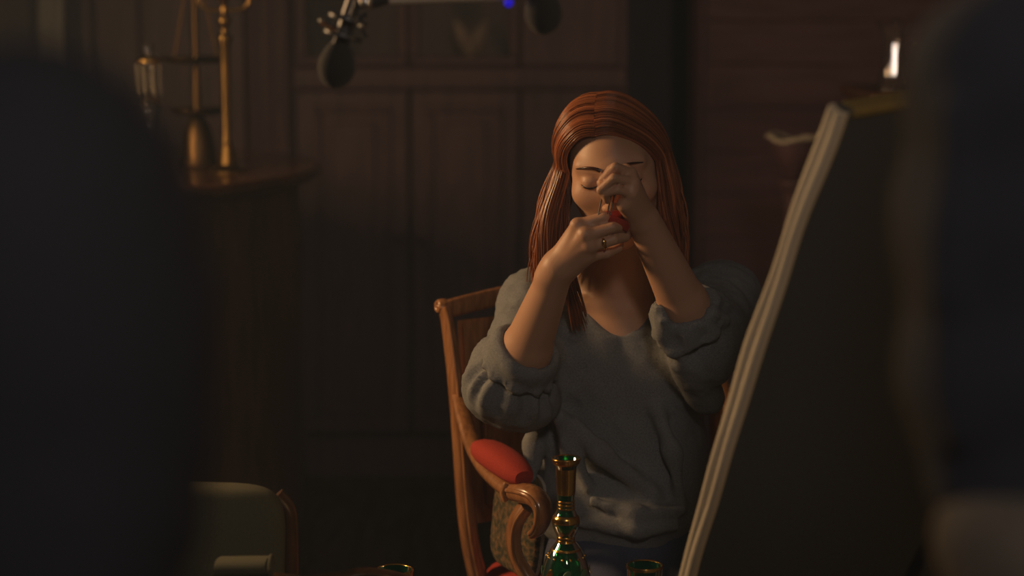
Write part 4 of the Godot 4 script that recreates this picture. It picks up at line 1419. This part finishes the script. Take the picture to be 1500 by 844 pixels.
	for k in 8:
		var an := T * k / 8.0 + 0.3
		mb = MB.new()
		var dp := Vector3(lp.x + cos(an) * 17 * k3, 0, lp.z + sin(an) * 17 * k3)
		mb.tube([dp + Vector3(0, Y3.call(97.0), 0), dp + Vector3(0, Y3.call(101.0), 0), dp + Vector3(0, Y3.call(138.0), 0), dp + Vector3(0, Y3.call(146.0), 0)], [Vector2(0.001, 0.001), Vector2(0.0036, 0.0036), Vector2(0.0042, 0.0042), Vector2(0.0005, 0.0005)], 6, Vector3.BACK)
		part("crystal_drop", mb, mats.crystal, ls)

# ---------------------------------------------------------------- right background: cabinet with glass jug, bowl on a pedestal
func build_right_side() -> void:
	var D := 4.7
	var top := P(1310, 132, D).y
	var x0 := P(1262, 132, D).x
	var o := thing("tall_cabinet", "tall dark cabinet behind the leaning canvas, carrying a glass jug", "cabinet", Vector3(x0 + 0.30, 0, -D - 0.1))
	slab("body", Vector3(x0 + 0.015, 0.0, -D - 0.32), Vector3(x0 + 0.585, top - 0.025, -D + 0.11), mats.cabinet, o, 0.006)
	slab("top", Vector3(x0, top - 0.025, -D - 0.34), Vector3(x0 + 0.60, top, -D + 0.13), mats.cabinet, o, 0.008)
	for k in 2:
		var d := slab("door", Vector3(x0 + 0.03 + k * 0.275, 0.10, -D + 0.11), Vector3(x0 + 0.295 + k * 0.275, top - 0.05, -D + 0.125), mats.cabinet, o, 0.004)
		var mb0 := MB.new()
		mb0.pillow(Vector3.ONE * 0.011, 1, 1, Transform3D(Basis.IDENTITY, Vector3(x0 + 0.27 + k * 0.06, 0.75, -D + 0.133)), Color.WHITE, 12, 8)
		part("knob", mb0, mats.brass, d)
	# jug: thick glass, pouring lip at the left, loop handle at the right
	var k := D / 2820.0
	var b := Vector3(P(1309, 132, D).x, top, -D)
	var j := thing("glass_jug", "clear glass jug with spout and loop handle above the canvas edge", "jug", b)
	# flat facets; one of them mirrors the unseen ceiling lamp
	var hv := ((Vector3(0, CAM_Y, 0) - b).normalized() + (Vector3(0.35, 2.72, 0.9) - b - Vector3(0, 0.08, 0)).normalized()).normalized()
	var cone := 44.0 * tan(asin(hv.y)) / cos(PI / 14.0)
	var outer := [[0, 27], [4, 27.5], [22, 13.0 + cone], [66, 13.0], [78, 13.5], [86, 15.5]]
	var mb := MB.new()
	var segs := 14
	var rows := []
	var prof := []
	for e in outer: prof.append(Vector2(e[1], e[0]))
	var inn := []
	for e in outer: inn.push_front(Vector2(e[1] - 2.2, maxf(e[0], 3.5)))
	prof += inn
	prof.push_front(Vector2(0, 0))
	prof.append(Vector2(0, 3.5))
	for p in prof:
		var row := []
		for s in segs:
			var an := T * (s + 0.5) / segs + PI / 2 - atan2(hv.x, hv.z)
			var q := Vector3(cos(an) * p.x * k, p.y * k, sin(an) * p.x * k)
			var lip := pow(clampf(-cos(an), 0, 1), 6.0) * smoothstep(58.0, 88.0, p.y)
			q += Vector3(-12.0 * k, 12.0 * k, 0) * lip
			row.append(b + q)
		rows.append(row)
	for a in rows.size() - 1:
		for s in segs:
			var s2 := (s + 1) % segs
			mb.face([rows[a][s], rows[a][s2], rows[a + 1][s2], rows[a + 1][s]])
	part("glass_body", mb, mats.clear_glass, j)
	mb = MB.new()
	var hd := []
	for e in [[14, 80], [22, 90], [29, 86], [31, 72], [28, 55], [22, 38], [20, 24]]: hd.append(b + Vector3(e[0] * k, e[1] * k, 0))
	mb.tube(smooth(hd), [Vector2(0.0055, 0.0050)], 10, Vector3.BACK)
	part("handle", mb, mats.clear_glass, j)
	mb = MB.new()
	mb.lathe([Vector2(0, 70 * k), Vector2(6 * k, 72 * k), Vector2(6.5 * k, 80 * k), Vector2(4 * k, 86 * k), Vector2(7 * k, 92 * k), Vector2(4 * k, 99 * k), Vector2(0, 101 * k)], 16, Transform3D(Basis.IDENTITY, b))
	part("stopper", mb, mats.clear_glass, j)
	# tumbler beside it
	var gb := Vector3(P(1362, 130, D).x, top, -D + 0.01)
	var g := thing("clear_tumbler", "clear drinking glass beside the jug, half hidden by the dark sleeve", "glass", gb)
	mb = MB.new()
	mb.lathe([Vector2(0, 0.004), Vector2(0.021, 0.004), Vector2(0.0255, 0.060), Vector2(0.0270, 0.060), Vector2(0.0235, 0.0), Vector2(0, 0)], 28, Transform3D(Basis.IDENTITY, gb))
	part("glass_body", mb, mats.clear_glass, g)
	# bowl on a slim pedestal, half behind the canvas
	var D2 := 4.9
	var k2 := D2 / 2820.0
	var py := P(1163, 262, D2).y
	var pc := Vector3(P(1163, 262, D2).x, 0, -D2)
	var pd := thing("pedestal", "slim dark wooden pedestal under the brown bowl behind the canvas", "pedestal", pc)
	mb = MB.new()
	mb.lathe([Vector2(0, 0), Vector2(0.11, 0), Vector2(0.11, 0.03), Vector2(0.05, 0.06), Vector2(0.028, 0.12), Vector2(0.022, 0.5), Vector2(0.022, py - 0.05), Vector2(0.034, py - 0.025), Vector2(0.042, py - 0.012), Vector2(0.042, py), Vector2(0, py)], 24, Transform3D(Basis.IDENTITY, pc))
	part("column", mb, mats.wall, pd)
	var bw := thing("bowl", "brown shallow bowl with pale uneven rim, half hidden by the canvas edge", "bowl", pc + Vector3(0, py, 0))
	mb = MB.new()
	var bx := Transform3D(Basis.IDENTITY, pc + Vector3(0, py, 0))
	mb.lathe([Vector2(0, 0.0), Vector2(0.022, 0.0), Vector2(0.022, 0.008), Vector2(0.038, 0.026), Vector2(0.058, 0.060), Vector2(0.066, 0.102), Vector2(0.060, 0.104), Vector2(0.050, 0.062), Vector2(0.030, 0.030), Vector2(0, 0.022)], 28, bx)
	part("body", mb, mats.wall, bw)
	mb = MB.new()
	var rim := []
	for s in 33:
		var an := T * s / 32.0
		rim.append(bx * Vector3(cos(an) * 0.066, 0.104 + 0.006 * sin(an * 2.0 + 0.6) + 0.003 * sin(an * 5.0), sin(an) * 0.066))
	mb.tube(rim, [Vector2(0.008, 0.0055)], 8, Vector3.UP, Color.WHITE, 2.0, false)
	part("rim", mb, mats.canvas, bw)

# ---------------------------------------------------------------- microphones on a boom
func build_microphones() -> void:
	var D := 2.32
	var o := thing("microphone", "foam-covered microphone in a shock mount hanging at the top left of the woman", "microphone", P(494, 95, D))
	var cx := P(494, 92, D)
	var tilt := Basis(Vector3.BACK, deg_to_rad(-9.0))
	var mb := MB.new()
	var pr := []
	for k in 19:
		var t := k / 18.0
		var r := 0.0240 * pow(sin(PI * pow(t, 0.86)), 0.62) * (1.0 - 0.16 * t)
		pr.append(Vector2(maxf(r, 0.0005), -0.0308 + 0.0616 * t))
	mb.lathe(pr, 28, Transform3D(tilt, cx))
	part("windshield", mb, mats.foam, o)
	mb = MB.new()
	mb.tube([P(500, 62, D), P(509, 30, D), P(519, -4, D), P(532, -60, D)], [Vector2(0.0095, 0.0095), Vector2(0.0095, 0.0095), Vector2(0.0085, 0.0085), Vector2(0.0085, 0.0085)], 14, Vector3.BACK)
	part("body", mb, mats.gun, o)
	mb = MB.new()
	var ax := (P(519, -4, D) - P(500, 62, D)).normalized()
	var q := Basis(ax.cross(Vector3.BACK).normalized(), ax, Vector3.BACK)
	for e in [[503, 52], [510, 28]]:
		mb.lathe([Vector2(0.0205, -0.0025), Vector2(0.0235, -0.0025), Vector2(0.0235, 0.0025), Vector2(0.0205, 0.0025), Vector2(0.0205, -0.0025)], 24, Transform3D(q.orthonormalized(), P(e[0], e[1], D)))
	part("shock_mount", mb, mats.gun, o)
	for e in [[470, 28, 500, 44, 0.0026], [470, 33, 492, 46, 0.0018], [497, 48, 491, 63, 0.0032], [537, 20, 516, 34, 0.0026], [529, 38, 538, 58, 0.0022], [522, 0, 512, 30, 0.0020]]:
		mb = MB.new()
		mb.tube([P(e[0], e[1], D - 0.02), P(e[2], e[3], D - 0.012)], [Vector2(e[4], e[4])], 8, Vector3.BACK)
		part("strut", mb, mats.chair_wood if e[0] == 470 and e[1] == 33 else mats.gun, o)
	for e in [[470, 30, 0.0026], [486, 36, 0.0018], [529, 38, 0.0030], [537, 58, 0.0014], [521, 27, 0.0016]]:
		mb = MB.new()
		mb.pillow(Vector3.ONE * e[2], 1, 1, Transform3D(Basis.IDENTITY, P(e[0], e[1], D - 0.022)), Color.WHITE, 12, 8)
		part("knob", mb, mats.steel, o)
	# boom
	var b := thing("boom_pole", "pale microphone boom pole along the top edge of the picture", "boom pole", P(650, -10, D))
	mb = MB.new()
	var p0 := P(560, -4, D)
	var p1 := P(720, -9, D + 0.01)
	mb.tube([p0, p1, P(1040, -46, D + 0.02), P(1900, -130, D + 0.02)], [Vector2(0.0085, 0.0085)], 14)
	part("tube", mb, mats.white_tube, b)
	mb = MB.new()
	mb.tube([P(530, -12, D), P(548, -2, D), P(568, -8, D)], [Vector2(0.007, 0.009), Vector2(0.010, 0.012), Vector2(0.011, 0.011)], 12)
	part("joint", mb, mats.gun, b)
	mb = MB.new()
	mb.pillow(Vector3(0.008, 0.007, 0.008), 0.6, 0.8, Transform3D(Basis.IDENTITY, P(536, 4, D - 0.008)), Color.WHITE, 14, 10)
	part("clamp_knob", mb, mats.steel, b)
	mb = MB.new()
	var st := P(1900, -130, D + 0.02)
	mb.tube([st, Vector3(st.x, 0.02, st.z)], [Vector2(0.014, 0.014)], 12, Vector3.BACK)
	part("stand", mb, mats.gun, b)
	mb = MB.new()
	mb.lathe([Vector2(0, 0), Vector2(0.2, 0), Vector2(0.2, 0.015), Vector2(0.03, 0.03), Vector2(0.014, 0.05)], 24, Transform3D(Basis.IDENTITY, Vector3(st.x, 0, st.z)))
	part("foot", mb, mats.gun, b)
	# second microphone
	var o2 := thing("microphone", "foam-covered microphone cut off by the top edge above the woman", "microphone", P(795, 10, D))
	mb = MB.new()
	mb.lathe(pr, 28, Transform3D(Basis(Vector3.BACK, deg_to_rad(3.0)), P(796, 13, D + 0.02)))
	part("windshield", mb, mats.foam, o2)
	mb = MB.new()
	mb.tube([P(796, -18, D + 0.02), P(797, -50, D + 0.02), P(798, -66, D + 0.012)], [Vector2(0.0095, 0.0095)], 14, Vector3.BACK)
	part("body", mb, mats.gun, o2)
	# transmitter with a blue pilot light hanging under the boom
	var tr := thing("transmitter", "small black device with a blue pilot light under the boom", "device", P(745, -8, D + 0.03))
	mb = MB.new()
	var tc := P(744, -22, D + 0.018)
	mb.cbox(Vector3(0.030, 0.034, 0.018), 0.003, Transform3D(Basis.IDENTITY, tc))
	part("case", mb, mats.black, tr)
	mb = MB.new()
	var lc := P(745, 3, D + 0.014)
	mb.tube([tc, lc], [Vector2(0.004, 0.004)], 10, Vector3.BACK)
	part("stem", mb, mats.black, tr)
	mb = MB.new()
	mb.pillow(Vector3(0.0056, 0.0062, 0.0056), 1, 1, Transform3D(Basis.IDENTITY, lc + Vector3(0, 0, 0.003)), Color.WHITE, 16, 12)
	var em := plain(Color(0.08, 0.06, 0.5), 0.3)
	em.emission_enabled = true
	em.emission = Color(0.14, 0.08, 0.85)
	em.emission_energy_multiplier = 0.55
	part("pilot_light", mb, em, tr)
	var pl := OmniLight3D.new()
	pl.name = "light"
	pl.light_color = Color(0.14, 0.08, 0.85)
	pl.light_energy = 0.00004
	pl.omni_range = 8.0
	pl.omni_attenuation = 2.0
	pl.light_size = 0.004
	pl.shadow_enabled = true
	tr.add_child(pl, true)
	pl.position = lc + Vector3(0, 0, 0.003) - tr.position

# ---------------------------------------------------------------- leaning canvas
func build_canvas() -> void:
	var A := P(1213, 152, 2.16)
	var B := P(994, 850, 2.46)
	var u := (A - B).normalized()
	# the top edge lies in the plane through A square to u: meet the ray of pixel (1335, 131) with it
	var cam := Vector3(0, CAM_Y, 0)
	var dir := (P(1335, 131, 2.0) - cam).normalized()
	var C := cam + dir * ((A - cam).dot(u) / dir.dot(u))
	var r := (C - A).normalized()
	var n := r.cross(u).normalized()
	if n.z < 0: n = -n
	var th := 0.024
	var high := (A - B).length() + 0.16
	var wide := 0.62
	var bs := Basis(r, u, n)
	var o := thing("canvas", "large dark-backed stretched canvas leaning at the right, pale cloth edge", "canvas", B - u * 0.16)
	var mb := MB.new()
	var bow := func(t: float) -> float: return -0.012 * sin(PI * clampf(t * 1.15, 0.0, 1.0))
	var board := PackedVector2Array()
	for k in 21: board.append(Vector2(0.006 + bow.call(k / 20.0), -high * k / 20.0))
	board.append(Vector2(wide, -high))
	board.append(Vector2(wide, -0.006))
	mb.prism(board, th - 0.006, Transform3D(bs, A + n * th / 2))
	part("backing", mb, mats.canvas_back, o)
	# cloth wrapped round the left edge in two rolls with a groove between
	for e in [[0.24, 0.50], [0.76, 0.46]]:
		mb = MB.new()
		var path := []
		var rad := []
		for k in 41:
			var t := k / 40.0
			var wob := 0.0010 * sin(t * 23.0 + e[0] * 9.0) + 0.0012 * sin(t * 9.0 + e[0] * 4.0)
			path.append(A - u * (high * t) + n * (th * e[0] + wob) + r * (0.004 + bow.call(t) + 0.001 * sin(t * 31.0)))
			rad.append(Vector2(0.0068 + 0.0008 * sin(t * 17.0 + e[0]), 0.0080))
		mb.tube(path, rad, 12, r, Color.WHITE, 2.4)
		part("cloth_edge", mb, mats.canvas, o)
	mb = MB.new()
	mb.cbox(Vector3(wide - 0.02, 0.012, th), 0.003, Transform3D(bs, A + r * (wide / 2 + 0.008) - u * 0.004 + n * th / 2))
	part("top_edge", mb, mats.olive, o, false, "olive gold top edge")
	# easel: two legs and a ledge, below the picture
	var lo := A - u * high
	var e2 := thing("easel", "dark wooden easel holding the leaning canvas", "easel", Vector3(lo.x + 0.2, 0, lo.z))
	mb = MB.new()
	mb.cbox(Vector3(0.40, 0.03, 0.09), 0.004, Transform3D(bs, lo + r * 0.42 - u * 0.017 + n * th / 2))
	part("ledge", mb, mats.canvas_back, e2)
	for q: float in [0.28, 0.56]:
		mb = MB.new()
		var s := lo + r * q - u * 0.03 + n * th / 2
		mb.tube([s, Vector3(s.x + (q - 0.3) * 0.3, 0.0, s.z + 0.05)], [Vector2(0.018, 0.014)], 10, Vector3.BACK, Color.WHITE, 3.0)
		part("leg", mb, mats.canvas_back, e2)
	mb = MB.new()
	var s3 := lo + r * 0.54 - u * 0.03
	mb.tube([s3, Vector3(s3.x, 0.0, s3.z + 0.34)], [Vector2(0.016, 0.012)], 10, Vector3.BACK, Color.WHITE, 3.0)
	part("leg", mb, mats.canvas_back, e2)

# ---------------------------------------------------------------- dark figures close to the camera
func build_left_person() -> void:
	var D := 0.92
	var hc := P(42, 400, D)
	var o := thing("person", "dark out-of-focus person from behind, seated close at the left edge", "person", Vector3(hc.x - 0.02, 0, -D))
	var body := MB.new()
	var f := Field.new(Vector3(hc.x - 0.36, 0.0, -1.55), Vector3(hc.x + 0.32, hc.y + 0.16, -0.66), 0.0125)
	f.ell(hc, Vector3(0.074, 0.098, 0.088), 0.02)
	f.ell(hc + Vector3(0, -0.04, -0.045), Vector3(0.055, 0.07, 0.05), 0.03)
	var nk := hc + Vector3(-0.005, -0.20, 0.02)
	f.cap(hc + Vector3(0, -0.05, 0.01), nk, 0.054, 0.055, 0.03)
	var hip := Vector3(hc.x - 0.02, 0.62, -0.88)
	f.cap(nk + Vector3(0, -0.07, 0), hip, 0.10, 0.12, 0.05)
	for s: float in [-1.0, 1.0]:
		var sh: Vector3 = nk + Vector3(s * 0.145, -0.065, 0)
		f.cap(nk + Vector3(0, -0.05, 0), sh, 0.05, 0.045, 0.04)
		var eb: Vector3 = sh + Vector3(s * 0.015, -0.26, -0.06)
		f.cap(sh, eb, 0.042, 0.034, 0.02)
		var wr: Vector3 = eb + Vector3(-s * 0.06, -0.06, -0.22)
		f.cap(eb, wr, 0.034, 0.024, 0.02)
		f.ell(wr + Vector3(-s * 0.01, -0.01, -0.05), Vector3(0.036, 0.018, 0.05), 0.02)
		var kn: Vector3 = hip + Vector3(s * 0.10, -0.03, -0.42)
		f.cap(hip + Vector3(s * 0.08, 0, 0), kn, 0.08, 0.055, 0.03)
		f.cap(kn, Vector3(kn.x, 0.06, kn.z + 0.04), 0.05, 0.036, 0.02)
		f.cap(Vector3(kn.x, 0.04, kn.z + 0.05), Vector3(kn.x, 0.03, kn.z - 0.14), 0.036, 0.028, 0.02)
	f.net(body)
	var sk := plain(lin(0.36, 0.21, 0.14), 0.5)
	part("body", body, sk, o)
	# dark shoulder-length hair
	var hm := MB.new()
	f = Field.new(hc - Vector3(0.15, 0.24, 0.14), hc + Vector3(0.15, 0.15, 0.16), 0.0075)
	f.ell(hc + Vector3(0, 0.004, 0.008), Vector3(0.085, 0.106, 0.098), 0.02)
	f.ell(hc + Vector3(0.002, -0.055, 0.018), Vector3(0.088, 0.10, 0.085), 0.03)
	f.ell(hc + Vector3(0.0, -0.12, 0.025), Vector3(0.078, 0.085, 0.075), 0.03)
	f.net(hm)
	ruffle(hm, 0, func(p: Vector3) -> float: return 0.0016 * sin(p.x * 420.0 + 3.0 * sin(p.y * 30.0)))
	part("hair", hm, plain(lin(0.021, 0.025, 0.035), 0.9), o, false, "dark shoulder-length hair")
	# black sweater and trousers
	var sw := MB.new()
	f = Field.new(Vector3(hc.x - 0.36, 0.50, -1.45), Vector3(hc.x + 0.32, hc.y - 0.08, -0.66), 0.0125)
	f.cap(nk + Vector3(0, 0.01, 0), nk + Vector3(0, -0.03, 0), 0.062, 0.07, 0.02)
	f.cap(nk + Vector3(0, -0.07, 0), hip, 0.112, 0.135, 0.05)
	for s: float in [-1.0, 1.0]:
		var sh: Vector3 = nk + Vector3(s * 0.145, -0.065, 0)
		f.cap(nk + Vector3(0, -0.05, 0), sh, 0.062, 0.056, 0.04)
		var eb: Vector3 = sh + Vector3(s * 0.015, -0.26, -0.06)
		f.cap(sh, eb, 0.054, 0.046, 0.02)
		f.cap(eb, eb + Vector3(-s * 0.055, -0.055, -0.20), 0.046, 0.034, 0.02)
	f.net(sw)
	part("sweater", sw, mats.dark_cloth, o, false, "black sweater")
	var tr := MB.new()
	f = Field.new(Vector3(hc.x - 0.36, 0.05, -1.5), Vector3(hc.x + 0.32, 0.76, -0.66), 0.0125)
	f.ell(hip, Vector3(0.15, 0.10, 0.13), 0.03)
	for s: float in [-1.0, 1.0]:
		var kn: Vector3 = hip + Vector3(s * 0.10, -0.03, -0.42)
		f.cap(hip + Vector3(s * 0.08, 0, 0), kn, 0.09, 0.065, 0.03)
		f.cap(kn, Vector3(kn.x, 0.11, kn.z + 0.04), 0.06, 0.05, 0.02)
	f.net(tr)
	part("trousers", tr, mats.black, o)
	var st := thing("stool", "dark stool under the person at the left edge", "stool", Vector3(hip.x, 0, hip.z))
	var mb := MB.new()
	mb.lathe([Vector2(0, 0.47), Vector2(0.17, 0.47), Vector2(0.18, 0.49), Vector2(0.175, 0.52), Vector2(0, 0.525)], 28, Transform3D(Basis.IDENTITY, Vector3(hip.x, 0, hip.z)))
	part("seat", mb, mats.black, st)
	for k in 4:
		var an := T * k / 4.0 + PI / 4
		mb = MB.new()
		mb.tube([Vector3(hip.x + cos(an) * 0.11, 0.475, hip.z + sin(an) * 0.11), Vector3(hip.x + cos(an) * 0.17, 0.0, hip.z + sin(an) * 0.17)], [Vector2(0.014, 0.014)], 10)
		part("leg", mb, mats.gun, st)

func build_right_person() -> void:
	var D := 1.2
	var sh := P(1472, 130, D)
	var eb := P(1470, 690, D)
	var nk := sh + Vector3(0.185, 0.06, 0.02)
	var ground := Vector3(nk.x, 0, -D)
	var o := thing("person", "out-of-focus person in a dark navy jacket cut off by the right edge", "person", ground)
	var hip := Vector3(nk.x, 0.90, -D + 0.01)
	var sho := Vector3(nk.x * 2 - sh.x, sh.y, sh.z)
	var wr := eb + Vector3(0.14, -0.11, -0.05)
	var body := MB.new()
	var f := Field.new(Vector3(sh.x - 0.10, 0.0, -1.55), Vector3(sho.x + 0.14, 1.86, -0.95), 0.0125)
	var hc := nk + Vector3(0, 0.19, -0.02)
	f.ell(hc, Vector3(0.075, 0.105, 0.095), 0.02)
	f.ell(hc + Vector3(0, -0.05, -0.045), Vector3(0.055, 0.07, 0.05), 0.03)
	f.cap(hc + Vector3(0, -0.06, 0.01), nk + Vector3(0, -0.03, 0), 0.055, 0.058, 0.03)
	f.cap(nk + Vector3(0, -0.12, 0), hip, 0.11, 0.115, 0.05)
	f.cap(sh, eb, 0.042, 0.036, 0.02)
	f.cap(eb, wr, 0.036, 0.026, 0.02)
	f.ell(wr + Vector3(0.05, -0.02, -0.02), Vector3(0.05, 0.03, 0.02), 0.02)
	f.cap(nk + Vector3(0, -0.06, 0), sh, 0.05, 0.045, 0.04)
	f.cap(nk + Vector3(0, -0.06, 0), sho, 0.05, 0.045, 0.04)
	f.cap(sho, sho + Vector3(0.03, -0.29, 0), 0.042, 0.036, 0.02)
	f.cap(sho + Vector3(0.03, -0.29, 0), sho + Vector3(0.0, -0.50, -0.06), 0.036, 0.026, 0.02)
	f.ell(sho + Vector3(0.0, -0.56, -0.08), Vector3(0.022, 0.06, 0.036), 0.02)
	for s: float in [-1.0, 1.0]:
		var an := Vector3(hip.x + s * 0.11, 0.07, hip.z)
		f.cap(hip + Vector3(s * 0.085, -0.03, 0), Vector3(hip.x + s * 0.10, 0.47, hip.z - 0.01), 0.085, 0.056, 0.03)
		f.cap(Vector3(hip.x + s * 0.10, 0.47, hip.z - 0.01), an, 0.052, 0.036, 0.02)
		f.cap(an + Vector3(0, -0.03, 0.03), an + Vector3(0, -0.04, -0.15), 0.036, 0.028, 0.02)
	f.net(body)
	part("body", body, plain(lin(0.36, 0.21, 0.14), 0.5), o)
	var hm := MB.new()
	f = Field.new(hc - Vector3(0.14, 0.12, 0.14), hc + Vector3(0.14, 0.15, 0.16), 0.0085)
	f.ell(hc + Vector3(0, 0.015, 0.014), Vector3(0.083, 0.104, 0.096), 0.02)
	f.net(hm)
	part("hair", hm, plain(lin(0.02, 0.016, 0.013), 0.5), o)
	# jacket: the near sleeve is loose and folds at the elbow
	var jk := MB.new()
	f = Field.new(Vector3(sh.x - 0.12, 0.78, -1.46), Vector3(sho.x + 0.14, 1.60, -0.98), 0.0085)
	f.cap(nk + Vector3(0, 0.0, 0), nk + Vector3(0, -0.05, 0), 0.066, 0.08, 0.02)
	f.cap(nk + Vector3(0, -0.12, 0), hip + Vector3(0, 0.02, 0), 0.125, 0.135, 0.05)
	f.cap(nk + Vector3(0, -0.055, 0), sh, 0.062, 0.058, 0.04)
	f.cap(nk + Vector3(0, -0.055, 0), sho, 0.062, 0.058, 0.04)
	f.cap(sh, P(1452, 320, D), 0.056, 0.057, 0.02)
	f.cap(P(1452, 320, D), P(1446, 540, D), 0.056, 0.053, 0.02)
	f.cap(P(1446, 540, D), P(1462, 690, D), 0.053, 0.043, 0.02)
	f.cap(P(1462, 690, D), P(1492, 765, D), 0.040, 0.030, 0.02)
	f.cap(P(1392, 160, D - 0.0 + 0.02 - 0.07), P(1388, 430, D - 0.05), 0.008, 0.006, 0.016)
	f.cap(P(1372, 330, D - 0.04), P(1400, 640, D - 0.045), 0.007, 0.006, 0.016)
	f.cap(sho, sho + Vector3(0.03, -0.29, 0), 0.056, 0.050, 0.02)
	f.cap(sho + Vector3(0.03, -0.29, 0), sho + Vector3(0.0, -0.48, -0.055), 0.050, 0.038, 0.02)
	f.net(jk)
	var nz := FastNoiseLite.new()
	nz.seed = 11
	nz.frequency = 9.0
	ruffle(jk, 0, func(p: Vector3) -> float: return 0.005 * nz.get_noise_3d(p.x, p.y * 0.5, p.z))
	part("jacket", jk, mats.navy, o, false, "dark navy jacket")
	# pale shirt cloth that shows under the sleeve
	var sm := MB.new()
	f = Field.new(Vector3(sh.x - 0.10, 0.95, -1.46), Vector3(sh.x + 0.30, 1.24, -1.0), 0.0085)
	f.cap(P(1458, 780, D - 0.02), P(1540, 850, D - 0.05), 0.036, 0.036, 0.02)
	f.cap(P(1440, 800, D - 0.02), P(1470, 900, D - 0.03), 0.026, 0.03, 0.02)
	f.cap(P(1466, 770, D - 0.055), P(1478, 850, D - 0.06), 0.005, 0.005, 0.01)
	f.cap(P(1500, 750, D - 0.055), P(1510, 850, D - 0.065), 0.006, 0.006, 0.01)
	f.net(sm)
	part("shirt_cuff", sm, mats.beige, o, false, "pale grey-beige cuff cloth")
	var tr := MB.new()
	f = Field.new(Vector3(hip.x - 0.24, 0.06, -1.40), Vector3(hip.x + 0.24, 0.98, -1.02), 0.0125)
	f.ell(hip + Vector3(0, -0.02, 0), Vector3(0.15, 0.09, 0.115), 0.03)
	for s: float in [-1.0, 1.0]:
		f.cap(hip + Vector3(s * 0.08, -0.03, 0), Vector3(hip.x + s * 0.10, 0.47, hip.z - 0.01), 0.094, 0.068, 0.03)
		f.cap(Vector3(hip.x + s * 0.10, 0.47, hip.z - 0.01), Vector3(hip.x + s * 0.11, 0.12, hip.z), 0.066, 0.056, 0.02)
	f.net(tr)
	part("trousers", tr, mats.black, o)
